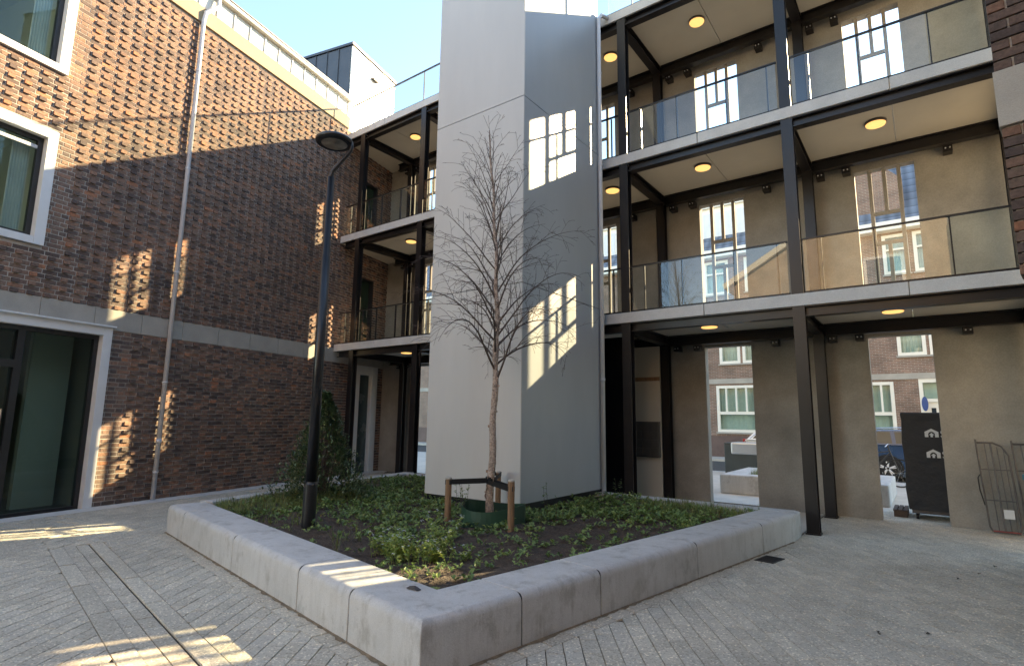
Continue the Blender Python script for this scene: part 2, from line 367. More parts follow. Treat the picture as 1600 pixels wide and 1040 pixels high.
# ================================================================== GROUND
def XLW(y): return (P0 + WD*((y-P0.y)/WD.y)).x
B(-250, 250, -250, 250, -0.6, -0.05).build('ground', 'asphalt', kind='structure')
court = B(-14.6, 6.5, -11, 11.9, -0.04, -0.016).build('courtyard_paving', 'sand_joint', kind='structure')
B(-80, 30, 11.9, 19.0, -0.045, -0.004).build('pavement', 'street_tile', kind='structure')
B(-80, 40, 19.01, 19.13, -0.045, 0.0).build('kerb', 'concrete', kind='structure')
B(-80, 40, 19.13, 24.2, -0.045, -0.03).build('road', 'asphalt', kind='structure')
B(-80, 40, 24.2, 26.2, -0.045, 0.05).build('far_pavement', 'street_tile', kind='structure')

def clip(poly, nx, ny, d):            # keep nx*x+ny*y <= d
    out = []
    for i in range(len(poly)):
        p, q = poly[i], poly[(i+1) % len(poly)]
        a, b = nx*p[0]+ny*p[1]-d, nx*q[0]+ny*q[1]-d
        if a <= 0: out.append(p)
        if a*b < 0:
            t = a/(a-b); out.append((p[0]+(q[0]-p[0])*t, p[1]+(q[1]-p[1])*t))
    return out
def area(p): return 0.5*abs(sum(p[i][0]*p[(i+1) % len(p)][1]-p[(i+1) % len(p)][0]*p[i][1] for i in range(len(p))))
pavers = []      # polygons in planter coordinates (a, b)
wall_o, wall_n = Vector(FW(0, 0.42, 0)), WN
def wall_clip_ab():
    # WN.(p) >= WN.wall_o  ->  in ab
    na, nb = WN.dot(PL), WN.dot(PR); d = WN.dot(wall_o) - WN.dot(PA)
    return (-na, -nb, -d)
WC = wall_clip_ab()
def visible(poly, m=600):
    cx = sum(p[0] for p in poly)/len(poly); cy = sum(p[1] for p in poly)/len(poly)
    x, y, z = project(FP(cx, cy, 0)); return z > 0 and -m < x < 1600+m and y < 1040+m
def inset(poly, g):
    cx = sum(p[0] for p in poly)/len(poly); cy = sum(p[1] for p in poly)/len(poly)
    out = []
    for x, y in poly:
        dx, dy = cx-x, cy-y; L = math.hypot(dx, dy)
        k = min(0.3, g/max(L, 1e-6)); out.append((x+dx*k, y+dy*k))
    return out
def field(clips, abox):
    # rows run diagonally (45 degrees to the planter)
    u = (math.sqrt(.5), math.sqrt(.5)); v = (-math.sqrt(.5), math.sqrt(.5))
    pr = random.Random(3)
    W, L = 0.131, 0.245
    for i in range(-150, 150):
        off = pr.uniform(0, L)
        for j in range(-70, 70):
            x0, y0 = i*W, j*L+off
            g1, g2_ = pr.uniform(0.0022, 0.0040), 0.0018
            c = [(x0+g1, y0+g2_), (x0+W-g1, y0+g2_), (x0+W-g1, y0+L-g2_), (x0+g1, y0+L-g2_)]
            poly = [(p[0]*v[0]+p[1]*u[0], p[0]*v[1]+p[1]*u[1]) for p in c]
            cx = sum(p[0] for p in poly)/4; cy = sum(p[1] for p in poly)/4
            if not (abox[0]-.3 < cx < abox[1]+.3 and abox[2]-.3 < cy < abox[3]+.3): continue
            if not visible(poly): continue
            for cl in clips:
                poly = clip(poly, *cl)
                if len(poly) < 3: break
            if len(poly) < 3 or area(poly) < 0.002: continue
            pavers.append(poly)
E_A = 6.02                                    # left end of the planter along a
# left edge line of planter is parallel to the brick wall
LEP = Vector(FP(E_A, 0, 0)); na, nb = WN.dot(PL), WN.dot(PR); ld = WN.dot(LEP)-WN.dot(PA)
na2, nb2 = -PL.x, -PR.x; d2 = PA.x+1.60          # x >= -1.60
# fields
field([(1, 0, -0.145), (0, -1, 0.72)], (-5.5, -0.14, -0.72, 11.0))
field([(-1, 0, 0.145), (0, 1, -0.145), (0, -1, 0.72), WC], (-0.145, 9, -0.72, -0.145))
field([(0, 1, -1.27), WC], (-1.2, 9, -3.2, -1.27))
field([(-1, 0, -5.86), (0, 1, -0.72), (0, -1, 1.27), WC], (5.86, 9, -1.27, -0.72))
field([(-1, 0, 0.145), (0, -1, -6.18), (na2, nb2, d2)], (-0.145, 0.6, 6.1, 9.2))
field([(0, -1, 0.145), (na, nb, ld-0.005), WC], (5.9, 11.5, -0.145, 6.5))
# border courses and gutter strip, laid lengthwise
def course(a0, a1, b0, b1, L, along='a', seed=1):
    pr = random.Random(seed); t = a0 if along == 'a' else b0; e = a1 if along == 'a' else b1
    while t < e-0.03:
        n = min(e, t+L)
        poly = [(t, b0), (n, b0), (n, b1), (t, b1)] if along == 'a' else [(a0, t), (a1, t), (a1, n), (a0, n)]
        if visible(poly): pavers.append(inset(poly, 0.0055))
        t = n
course(-0.145, E_A+0.2, -0.145, -0.005, 0.262, 'a', 1)
course(-0.145, -0.005, 0.0, 6.2, 0.262, 'b', 2)
course(-1.2, 5.86, -0.865, -0.725, 1.0, 'a', 3)
course(-1.2, 5.86, -0.999, -0.877, 0.26, 'a', 4)
course(-1.2+0.13, 5.86, -1.119, -1.0, 0.26, 'a', 5)
course(-1.2, 5.86, -1.265, -1.120, 1.0, 'a', 6)
def dist_key(p):
    cx = sum(q[0] for q in p)/len(p); cy = sum(q[1] for q in p)/len(p)
    x, y, z = project(FP(cx, cy, 0))
    return (0 if (-20 < x < 1620 and y < 1060) else 50) + z
pavers.sort(key=dist_key)
stuff = MB()
def paver_prism(mb, poly, dz, tilt, rnd=None, org=None):
    ps = [FP(a, b, 0) for a, b in poly]
    cx = sum(p[0] for p in ps)/len(ps); cy = sum(p[1] for p in ps)/len(ps)
    ins = [(p[0]+(cx-p[0])*0.03, p[1]+(cy-p[1])*0.03) for p in ps]
    n = len(ps)
    if sum(ps[i][0]*ps[(i+1) % n][1]-ps[(i+1) % n][0]*ps[i][1] for i in range(n)) < 0: ps = ps[::-1]; ins = ins[::-1]
    top = [(x, y, dz + tilt[0]*(x-cx)+tilt[1]*(y-cy)) for x, y in ins]
    mid = [(p[0], p[1], dz-0.004 + tilt[0]*(p[0]-cx)+tilt[1]*(p[1]-cy)) for p in ps]
    bot = [(p[0], p[1], -0.03) for p in ps]
    fs = [tuple(range(n))] + [(n+i, n+(i+1) % n, (i+1) % n, i) for i in range(n)] + [(2*n+i, 2*n+(i+1) % n, n+(i+1) % n, n+i) for i in range(n)]
    mb.add(top+mid+bot, fs, rnd)
for k, poly in enumerate(pavers):
    ca = sum(q[1] for q in poly)/len(poly)
    dz = rng.uniform(-0.0015, 0.0015) - (0.009 if -1.12 < ca < -0.87 else 0)
    tilt = (rng.uniform(-.006, .006), rng.uniform(-.006, .006))
    if k < 300:
        mb = MB(); paver_prism(mb, poly, dz, tilt)
        o = mb.build('paver', 'paver_obj', court)
    else:
        paver_prism(stuff, poly, dz, tilt, rng.random())
stuff.build('distant_pavers', 'paver_attr', court, kind='stuff', attr=True)
field([(-1, 0, 0.145), (0, -1, -6.17)], (-0.145, 0.3, 6.1, 9.2)) if False else None
x = -1.62
for i in range(12):
    for y0, y1 in ((9.18, 10.36), (10.365, 11.545)):
        if x-0.99 > XLW(y1)+0.05: B(x-0.997, x-0.003, y0, y1, -0.03, 0.0015).build('floor_slab', 'street_tile', court)
    x -= 1.0
B(-1.61, -1.40, 8.85, 9.20, -0.03, -0.002).build('edge_slab', 'street_tile', court)
# smooth concrete strip along the brick wall, slab by slab
s = -9.0
while s < 7.0:
    MB().box(s+0.003, s+0.997, 0.006, 0.40, -0.03, 0.001, FW).build('edge_slab', 'concrete', court)
    s += 1.0

# ================================================================== RAISED PLANTER
planter = thing('raised_planter', 'raised concrete block planter with rounded rim in the courtyard', 'planter', FP(3, 3, 0))
PH, PW = 0.365, 0.47
BK = 9.16           # back edge (world y)
def arc_prof():     # cross-section of a block: outer face at 0, inner at PW
    r = 0.068; pts = [(0.0, -0.02), (0.0, PH-r)]
    for k in range(1, 6):
        t = math.pi/2*k/5; pts.append((r-r*math.cos(t), PH-r+r*math.sin(t)))
    pts += [(PW-0.012, PH), (PW, PH-0.012), (PW, -0.02)]
    return pts
PROF = arc_prof()
def sweep(path_fn, ts, capped=True):
    mb = MB(); n = len(PROF); vs = []
    for t in ts:
        for o, z in PROF: vs.append(path_fn(t, o, z))
    fs = []
    for i in range(len(ts)-1):
        for k in range(n): fs.append((i*n+k, i*n+(k+1) % n, (i+1)*n+(k+1) % n, (i+1)*n+k))
    fs.append(tuple(range(n))); fs.append(tuple(range((len(ts)-1)*n+n-1, (len(ts)-1)*n-1, -1)))
    mb.add(vs, fs); return mb
def recalc(o):
    import bmesh
    bm = bmesh.new(); bm.from_mesh(o.data); bmesh.ops.recalc_face_normals(bm, faces=bm.faces); bm.to_mesh(o.data); bm.free()
def block(fn, t0, t1, name='block'):
    o = sweep(fn, [t0+0.006, t0+0.014, t1-0.014, t1-0.006]).build(name, 'planter', planter)
    me = o.data; n = len(PROF)
    for i, v in enumerate(me.vertices): pass
    recalc(o); me.polygons.foreach_set('use_smooth', [len(p.vertices) == 4 for p in me.polygons]); 
    try: me.set_sharp_from_angle(angle=math.radians(30))
    except Exception: pass
    bv = o.modifiers.new('bevel', 'BEVEL'); bv.width = 0.006; bv.segments = 2; bv.limit_method = 'ANGLE'; bv.angle_limit = math.radians(60)
    return o
left_fn = lambda t, o, z: FP(t, o, z)
right_fn = lambda t, o, z: FP(o, t, z)
# L-shaped corner block: mitred sweep
mb = MB(); n = len(PROF); vs = []
for st in range(3):
    for o, z in PROF:
        vs.append(FP(0.895, o, z) if st == 0 else FP(o, o, z) if st == 1 else FP(o, 0.875, z))
fs = [(i*n+k, i*n+(k+1) % n, (i+1)*n+(k+1) % n, (i+1)*n+k) for i in range(2) for k in range(n)] + [tuple(range(n)), tuple(range(3*n-1, 2*n-1, -1))]
co = mb.add(vs, fs).build('corner_block', 'planter', planter); recalc(co)
co.data.polygons.foreach_set('use_smooth', [len(p.vertices) == 4 for p in co.data.polygons])
try: co.data.set_sharp_from_angle(angle=math.radians(30))
except Exception: pass
bv = co.modifiers.new('bevel', 'BEVEL'); bv.width = 0.006; bv.segments = 2; bv.limit_method = 'ANGLE'; bv.angle_limit = math.radians(60)
for t0, t1 in ((0.90, 1.77), (1.77, 3.38), (3.38, 5.27), (5.27, E_A)): block(left_fn, t0, t1)
for t0, t1 in ((0.88, 1.81), (1.81, 3.45), (3.45, 5.1), (5.1, 6.16)): block(right_fn, t0, t1)
PIN = [(min(max(o, 0.009), PW-0.009), min(z, PH-0.009)) for o, z in PROF]
def seal(fn, t):
    global PROF
    keep = PROF; PROF = PIN
    o = sweep(fn, [t-0.0075, t+0.0075]).build('joint_seal', 'strap', planter); PROF = keep; recalc(o)
for t in (0.8975, 1.77, 3.38, 5.27): seal(left_fn, t)
for t in (0.8775, 1.81, 3.45, 5.1): seal(right_fn, t)
sd = MB()
def sand_line(fn, t0, t1):
    t = t0; prev = None
    while t < t1:
        w_ = 0.012+0.028*rng.random()**2; cur = [fn(t, -w_), fn(t, 0.004)]
        if prev: sd.add([(*prev[0][:2], 0.0025), (*cur[0][:2], 0.0025), (*cur[1][:2], 0.012), (*prev[1][:2], 0.012)], [(0, 1, 2, 3)])
        prev = cur; t += 0.05
sand_line(lambda t, o: FP(t, o, 0), 0, E_A); sand_line(lambda t, o: FP(o, t, 0), 0, 6.1)
so_ = sd.build('blown_sand', pmat('blown_sand', (0.20, 0.155, 0.105), 0.35, 12, 0.95, 0.5, 120), planter, kind='stuff'); recalc(so_)
# left edge, parallel to the brick wall
LS = (LEP-P0).dot(WD); LO = (LEP-P0).dot(WN)
def le_fn(t, o, z): return FW(LS+t, LO-0+o, z)
LLEN = (BK - LEP.y)/WD.y
for t0, t1 in ((0.46, 1.9), (1.9, 3.5), (3.5, LLEN-0.05)):
    block(lambda t, o, z: FW(LS+t, LO+o*0.62, z), t0, t1)
# back edge along the gallery
XB0 = FP(0.0, 6.16, 0)[0]; XBL = FW(LS+LLEN, LO, 0)[0]
xs = [XB0-0.05, -3.2, -4.8, -6.6, -8.2, XBL+0.32]
for x1, x0 in zip(xs[:-1], xs[1:]):
    block(lambda t, o, z: (t, BK-o*0.62, z-0.012), x0, x1)
B(XB0-0.42, XB0+0.0, FP(0, 6.16, 0)[1]+0.01, BK-0.0, -0.02, PH-0.02).build('end_block', 'planter', planter, bevel=0.03)
# soil
def in_planter(x, y, m=0.0):
    a, b = to_ab(x, y)
    if a < PW-0.02+m or b < PW-0.02+m or y > BK-0.27-m: return False
    return (Vector((x, y, 0))-P0).dot(WN) > LO+0.27+m
def soil_z(x, y):
    return 0.295 + 0.03*math.sin(x*2.1+1)*math.cos(y*1.7) + 0.018*math.sin(x*5.3+y*4.1) + 0.012*math.sin(x*9.7-y*8.3)
mb = MB(); N = 110; vs = []; idx = {}
gx0, gx1, gy0, gy1 = -10.0, -1.4, 2.9, 9.15
for i in range(N+1):
    for j in range(N+1):
        x = gx0+(gx1-gx0)*i/N; y = gy0+(gy1-gy0)*j/N
        idx[i, j] = len(vs); vs.append((x, y, soil_z(x, y)+rng.uniform(-.012, .012)))
fs = [(idx[i, j], idx[i+1, j], idx[i+1, j+1], idx[i, j+1]) for i in range(N) for j in range(N)
      if in_planter(gx0+(gx1-gx0)*(i+.5)/N, gy0+(gy1-gy0)*(j+.5)/N, -0.1)]
mb.add(vs, fs).build('soil', 'soil', planter, smooth=True)

# ================================================================== LEFT BRICK BUILDING
bld = thing('brick_apartment_building', 'brown brick apartment building with protruding headers and white framed windows', 'building', P0)
C = 0.077
Z_BAND0, Z_BAND1, Z_TOP = 3.08, 3.46, 9.96
OPEN = [(-5.4, -1.05, -1, 3.13), (-5.2, -2.28, 4.28, 6.27), (-5.2, -2.28, 7.31, 9.30),
        (5.66, 6.75, -1, 3.09), (5.64, 6.32, 3.62, 5.70), (5.62, 6.30, 6.70, 8.70)]
S0, S1 = -8.0, 7.2
# mortar backing, cut round the openings
cuts_s = sorted({S0, S1, *[o[0] for o in OPEN], *[o[1] for o in OPEN]}); cuts_z = sorted({-0.03, Z_TOP, *[max(-0.03, o[2]) for o in OPEN], *[o[3] for o in OPEN]})
mb = MB()
for i in range(len(cuts_s)-1):
    z_run = None
    for k in range(len(cuts_z)-1):
        sm = (cuts_s[i]+cuts_s[i+1])/2; zm = (cuts_z[k]+cuts_z[k+1])/2
        hole = any(a < sm < b and c < zm < d for a, b, c, d in OPEN)
        if hole:
            if z_run is not None: mb.box(cuts_s[i], cuts_s[i+1], -0.30, -0.0055, z_run, cuts_z[k], FW); z_run = None
        elif z_run is None: z_run = cuts_z[k]
    if z_run is not None: mb.box(cuts_s[i], cuts_s[i+1], -0.30, -0.0055, z_run, Z_TOP, FW)
mb.build('wall', 'mortar', bld)
bricks = []   # s0, s1, z0, z1, off
br = random.Random(11)
def emit_course(k, z0, mode):
    z1 = z0+C-0.013; zc = (z0+z1)/2
    blocked = [(a-0.0, b+0.0) for a, b, c, d in OPEN if c-0.02 < zc < d+0.02]
    segs = [(S0, S1)]
    for a, b in blocked:
        ns = []
        for p, q in segs:
            if b <= p or a >= q: ns.append((p, q)); continue
            if p < a: ns.append((p, a))
            if b < q: ns.append((b, q))
        segs = ns
    for p, q in segs:
        if mode == 'S': pat = [(0.210, 0)]; off = 0.0
        elif mode == 'H': pat = [(0.0995, 1), (0.0995, 0)]; off = 0.055
        else:
            pat = [(0.210, 0), (0.112, 1)]; off = 0.0 if k % 2 else 0.173
        per = sum(x+0.012 for x, _ in pat)
        t = math.floor((p-off)/per)*per+off
        while t < q:
            for L, pr in pat:
                a, b = max(t, p+0.004), min(t+L, q-0.004); t += L+0.012
                if b-a < 0.03: continue
                proud = 0.0
                if pr and b-a > L*0.9:
                    near = any(c-0.16 < zc < d+0.12 and (bb < a < bb+0.26 or aa-0.26 < b < aa) for aa, bb, c, d in OPEN)
                    if not near: proud = 0.028
                bricks.append((a, b, z0, z1, proud + br.uniform(-0.002, 0.0025)))
k = 0; z = 0.006
while z + C < Z_BAND0+0.03: emit_course(k, z, 'F'); z += C; k += 1
z = Z_BAND1+0.008
while z + C < Z_TOP+0.02: emit_course(k, z, 'S' if k % 2 else 'H'); z += C; k += 1
vis = []
for b in bricks:
    x, y, zz = project(FW((b[0]+b[1])/2, 0, (b[2]+b[3])/2))
    if zz < 0.3 or x < -700 or x > 900 or y < -500: continue
    inside = -5 < x < 1600 and -5 < y < 1045
    vis.append(((0 if inside else 40)+zz, b))
vis.sort(key=lambda t: t[0])
stuff = MB(); cache = {}
rotw = Matrix.Rotation(math.pi/2+WA, 4, 'Z')       # local x -> WD, local -y -> WN
for i, (d, (a, b, z0, z1, off)) in enumerate(vis):
    if i < 300:
        L = round(b-a, 3); key = L
        if key not in cache:
            me = bpy.data.meshes.new('brick')
            h = (z1-z0); e = 0.003
            vs = [(-L/2, 0.03, 0), (L/2, 0.03, 0), (L/2, 0.03, h), (-L/2, 0.03, h), (-L/2, -0.0, 0), (L/2, -0.0, 0), (L/2, -0.0, h), (-L/2, -0.0, h),
                  (-L/2+e, -0.004, e), (L/2-e, -0.004, e), (L/2-e, -0.004, h-e), (-L/2+e, -0.004, h-e)]
            me.from_pydata(vs, [], [(8, 9, 10, 11), (4, 5, 9, 8), (5, 6, 10, 9), (6, 7, 11, 10), (7, 4, 8, 11), (0, 1, 5, 4), (1, 2, 6, 5), (2, 3, 7, 6), (3, 0, 4, 7)])
            me.materials.append(MT['brick_obj']); cache[key] = me
        o = bpy.data.objects.new('brick', cache[key]); COL.objects.link(o); o.parent = bld
        p = Vector(FW((a+b)/2, off-0.004, z0)) - P0
        o.matrix_local = Matrix.Translation(p) @ rotw
    else:
        stuff.box(a, b, -0.02, off, z0, z1, FW, rnd=br.random())
stuff.build('far_bricks', 'brick_attr', bld, kind='stuff', attr=True)
# stone band, stone by stone
s = S0
while s < S1-0.01:
    e = min(s+0.83, S1)
    if True: MB().box(s+0.003, e-0.003, -0.02, 0.012, Z_BAND0+0.004, Z_BAND1-0.004, FW).build('band_stone', 'stone', bld, bevel=0.004)
    s = e
# coping, zinc panels, gutter
B(S0, 4.83, -0.05, 0.05, Z_TOP, Z_TOP+0.37, FW).build('coping_band', 'cope_stone', bld, bevel=0.008)
s = -8.0; i = 0
while s < 4.75:
    e = min(s+0.44, 4.80)
    pn = MB().box(s+0.004, e-0.004, -0.14, -0.02, Z_TOP+0.36, 10.80, FW)
    pn.box(e-0.016, e+0.012, -0.02, 0.006, Z_TOP+0.372, 10.80, FW)
    pn.build('zinc_panel', 'white_zinc', bld); s = e
B(-8.0, 4.83, -0.40, 0.10, 10.80, 10.90, FW).build('gutter', 'white_zinc', bld, bevel=0.02)
B(-8.0, 4.84, -0.42, 0.115, 10.903, 10.925, FW).build('gutter_rim', 'dark_zinc', bld)
B(-8.0, 7.2, -7.0, -0.31, 10.4, 10.78, FW).build('roof_slab', 'dark_zinc', bld)
B(4.84, 7.2, -0.30, -0.009, 9.5, 9.72, FW).build('parapet', 'concrete', bld)
# downpipe on the facade
dp = MB().tube([FW(0, 0.075, 0.0), FW(0, 0.075, 10.0), FW(0.02, 0.10, 10.2), FW(0.30, 0.10, 10.55), FW(0.32, 0.06, 10.85)], 0.043, 14).build('downpipe', 'pipe', bld, smooth=True)
for zc in (0.5, 2.2, 4.4, 6.6, 8.8):
    MB().tube([FW(0, 0.075, zc), FW(0, 0.075, zc+0.03)], 0.052, 14).box(-0.012, 0.012, -0.01, 0.05, zc, zc+0.03, FW).build('pipe_bracket', 'pipe', dp)
MB().tube([FW(0, 0.075, 1.05), FW(0, 0.075, 1.13)], 0.05, 14).build('pipe_collar', 'pipe', dp, smooth=True)
# windows
def wall_window(a, b, z0, z1, name, label, bottom=True, door=False):
    fw = 0.15; d0, d1 = -0.16, 0.05
    f = MB()
    f.box(b-fw, b, d0, d1, z0, z1, FW); f.box(a, b-fw, d0, d1-0.002, z1-fw, z1, FW); f.box(a, a+fw, d0, d1-0.001, z0, z1-fw, FW)
    if bottom: f.box(a+fw, b-fw, d0, d1-0.002, z0, z0+fw*0.8, FW)
    fr = f.build('window_surround', 'white_paint', bld, bevel=0.004)
    if door: B(a, b+0.03, d1-0.01, d1+0.05, z1+0.004, z1+0.03, FW).build('drip_sill', 'white_paint', fr)
    ia, ib, iz0, iz1 = a+fw, b-fw, z0+(fw*0.8 if bottom else 0.0), z1-fw
    t = 0.075
    k = MB().box(ib-t, ib, -0.14, -0.07, iz0, iz1, FW).box(ia, ia+t, -0.14, -0.07, iz0, iz1, FW).box(ia+t, ib-t, -0.14, -0.071, iz1-t, iz1, FW).box(ia+t, ib-t, -0.14, -0.071, iz0, iz0+t*0.8, FW)
    if door:
        for m in (ib-1.14, ib-2.35): k.box(m-0.05, m+0.05, -0.141, -0.069, iz0, iz1-t, FW)
        k.box(ib-2.30, ib-1.19, -0.1405, -0.0695, 2.30, 2.42, FW)
    fm = k.build('window_frame', 'black_frame', fr)
    if not door:
        B(ia+t, ib-t, -0.12, -0.075, iz1-t-0.13, iz1-t-0.075, FW).build('blind_box', 'pipe', fr)
    panes = [(ia+t, ib-t, iz0+t*0.8, iz1-t)] if not door else [(ib-1.09, ib-t, iz0+t*.8, iz1-t), (ib-2.30, ib-1.19, 2.42, iz1-t), (ib-2.30, ib-1.19, iz0+t*.8, 2.30), (ia+t, ib-2.40, iz0+t*.8, iz1-t)]
    for p in panes:
        B(p[0]-0.005, p[1]+0.005, -0.112, -0.104, p[2]-0.005, p[3]+0.005, FW).build('pane', 'glass', fr)
    # the room behind the glass
    D = -3.2
    rm = MB()
    for bx in ((a-0.5, b+0.02, D-0.1, D, z0-0.06, z1+0.2), (b+0.02, b+0.12, D-0.1, -0.305, z0-0.06, z1+0.2), (a-0.6, a-0.5, D-0.1, -0.305, z0-0.06, z1+0.2),
               (a-0.5, b+0.02, D, -0.16 if door else -0.305, z0-0.06, z0-0.005), (a-0.5, b+0.02, D, -0.305, z1+0.1, z1+0.2)):
        rm.box(*bx, FW)
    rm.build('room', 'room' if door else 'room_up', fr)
    if not door:
        cm = MB(); n = 26; vs = []; 
        for i in range(n+1):
            ss = ib-0.34+0.24*i/n; oo = -0.24+0.025*math.sin(i*1.5)
            vs += [FW(ss, oo, iz0+0.02), FW(ss, oo, iz1)]
        cm.add(vs, [(2*i, 2*i+2, 2*i+3, 2*i+1) for i in range(n)]).build('curtain', 'curtain', fr, smooth=True)
    else:
        B(ib-0.62, ib+0.0, -0.9, -0.8, 0.0, iz1, FW).build('interior_wall', 'room_light', fr)
    return fr
wall_window(-5.4, -1.05, -0.012, 3.12, 'entrance', '', bottom=False, door=True)
MB().tube([FW(-2.48, -0.03, 0.85), FW(-2.48, -0.03, 1.65)], 0.016, 10).tube([FW(-2.48, -0.07, 0.95), FW(-2.48, -0.03, 0.95)], 0.01, 6).tube([FW(-2.48, -0.07, 1.55), FW(-2.48, -0.03, 1.55)], 0.01, 6).build('door_pull', 'chrome', bld)
wall_window(-5.2, -2.28, 4.29, 6.26, 'w', '')
wall_window(-5.2, -2.28, 7.32, 9.29, 'w', '')
# gallery doors in the brick wall
def gallery_door(a, b, z0, z1, frame_mat, leaf, fw):
    f = MB().box(a, a+fw, -0.2, 0.03, z0, z1, FW).box(b-fw, b, -0.2, 0.03, z0, z1, FW).box(a+fw, b-fw, -0.2, 0.028, z1-fw, z1, FW).build('door_frame', frame_mat, bld)
    d = B(a+fw, b-fw, -0.16, -0.10, z0, z1-fw, FW).build('door_leaf', leaf, f)
    MB().tube([FW(b-fw-0.1, -0.06, z0+1.0), FW(b-fw-0.1, -0.06, z0+1.3)], 0.012, 8).build('handle', 'chrome', f)
    return f
gallery_door(5.66, 6.75, -0.012, 3.09, 'white_paint', pmat('teal_door', (0.05, 0.075, 0.075), 0.1, 2, 0.25), 0.26)
green = pmat('green_door', (0.018, 0.040, 0.026), 0.15, 2, 0.3)
gallery_door(5.64, 6.32, 3.55, 5.70, 'black_frame', green, 0.05)
gallery_door(5.62, 6.30, 6.64, 8.70, 'black_frame', green, 0.05)

# ================================================================== STAIR HOUSE ON THE ROOF
pent = thing('roof_stair_house', 'small box on the roof with dark zinc side and bright sunlit face', 'roof box', FW(4.8, -1, 9.72))
B(4.84, 6.92, -2.3, -0.06, 9.73, 12.68, FW).build('core', 'dark_zinc', pent)
for i, (a, b) in enumerate(((4.80, 5.08), (5.08, 5.2), (6.35, 6.95))):
    B(a+0.004, b-0.004, -0.055, -0.01, 9.74, 12.66, FW).build('bright_panel', 'bright_panel', pent)
B(5.2+0.004, 6.35-0.004, -0.055, -0.012, 11.96, 12.66, FW).build('bright_panel', 'bright_panel', pent)
dr = B(5.23, 6.32, -0.05, -0.02, 9.74, 11.95, FW).build('door', 'bright_panel', pent)
B(5.38, 6.15, -0.022, -0.008, 10.9, 11.75, FW).build('door_pane', 'glass', dr)
MB().tube([FW(6.2, 0.02, 10.6), FW(6.2, 0.02, 11.0)], 0.015, 8).build('door_handle', 'black_frame', dr)
B(5.72, 5.98, -0.01, 0.10, 12.10, 12.17, FW).build('wall_light', 'black_frame', pent, bevel=0.01)
for i in range(5):
    a = -0.06-0.45*i
    B(4.785, 4.835, a-0.445, a-0.004, 9.74, 12.66, FW).build('seam_panel', 'dark_zinc', pent)
    if i: B(4.760, 4.784, a-0.012, a+0.008, 9.74, 12.66, FW).build('standing_seam', 'dark_zinc', pent)
B(4.75, 6.99, -2.36, 0.03, 12.685, 12.76, FW).build('roof_edge', 'dark_zinc', pent)

# ================================================================== GALLERY
gal = thing('access_gallery', 'three storey steel and concrete access gallery with glass balustrades', 'gallery', (-6, 10, 0))
XL = lambda y: (P0 + WD*((y-P0.y)/WD.y)).x            # x of the brick wall at depth y
YF, YB, YT = 9.33, 11.55, 11.73
XE = 2.62
LV = [3.555, 6.645, 9.735]
JO = [-14.2, -11.38, -8.55, -5.72, -2.90, -0.07, XE]
COLS = [-12.30, -9.87, -7.16, -4.33, -1.47, 1.36]
WC_ = [-11.70, -8.85, -6.00, -3.15, -0.30]
def clip_left(x0, x1, y0, y1, z0, z1):
    """box whose left end is cut by the brick wall"""
    xl0, xl1 = XL(y0)+0.02, XL(y1)+0.02
    return MB().prism([(max(x0, xl0), y0), (x1, y0), (x1, y1), (max(x0, xl1), y1)], z0, z1)
for li, L in enumerate(LV):
    for i in range(len(JO)-1):
        x0, x1 = JO[i]+0.006, JO[i+1]-0.006
        if li == 2: x1 = x1
        sl_ = clip_left(x0, x1, YF, YT, L-0.19, L).build('slab', 'concrete', gal, bevel=0.008)
        clip_left(x0+0.0, x1, YF+0.20, YB, L-0.205, L-0.192).build('soffit_panel', 'soffit', sl_)
    # front steel beam between columns (I section)
    ends = [XL(YF)+0.05]+COLS+[XE-0.05]
    for i in range(len(ends)-1):
        x0, x1 = ends[i]+0.09, ends[i+1]-0.09
        if x1 < x0: continue
        MB().box(x0, x1, YF+0.03, YF+0.19, L-0.208, L-0.194).box(x0, x1, YF+0.10, YF+0.12, L-0.335, L-0.208).box(x0, x1, YF+0.03, YF+0.19, L-0.35, L-0.335).build('front_beam', 'steel', gal)
        MB().box(x0, x1, YB-0.33, YB-0.19, L-0.225, L-0.207).box(x0, x1, YB-0.27, YB-0.25, L-0.40, L-0.225).box(x0, x1, YB-0.33, YB-0.19, L-0.42, L-0.40).build('back_beam', 'steel', gal)
    for cx in COLS+[XE-0.05]:
        MB().box(cx-0.08, cx+0.08, YF+0.22, YB-0.10, L-0.225, L-0.21).box(cx-0.01, cx+0.01, YF+0.22, YB-0.10, L-0.375, L-0.225).box(cx-0.08, cx+0.08, YF+0.22, YB-0.10, L-0.39, L-0.375).build('cross_beam', 'steel', gal)
    # brackets to the wall
    for wc in WC_:
        for dx in (-0.98, -0.56, 0.92):
            x = wc+dx
            if x < XL(YB)+0.3 or x > XE-0.1: continue
            bk = B(x-0.065, x+0.065, YB-0.19, YB-0.003, L-0.52, L-0.40).build('wall_bracket', 'steel', gal, bevel=0.004)
            for dd in (-0.03, 0.03):
                MB().tube([(x+dd, YB-0.19, L-0.46), (x+dd, YB-0.205, L-0.46)], 0.012, 6).build('bolt', 'pipe', bk)
for i, cx in enumerate(COLS):
    for nm, yc, hw in (('front_column', YF+0.10, 0.085), ('back_column', YB-0.30, 0.085)):
        h = 9.54 if nm == 'front_column' else 9.52
        d = 0.08
        c = MB().box(cx-hw, cx+hw, yc-d, yc-d+0.014, 0.02, h).box(cx-hw, cx+hw, yc+d-0.014, yc+d, 0.02, h).box(cx-0.006, cx+0.006, yc-d+0.014, yc+d-0.014, 0.02, h)
        o = c.build(nm, 'steel', gal)
        B(cx-0.10, cx+0.10, yc-0.10, yc+0.10, 0.001, 0.02).build('base_plate', 'steel', o)
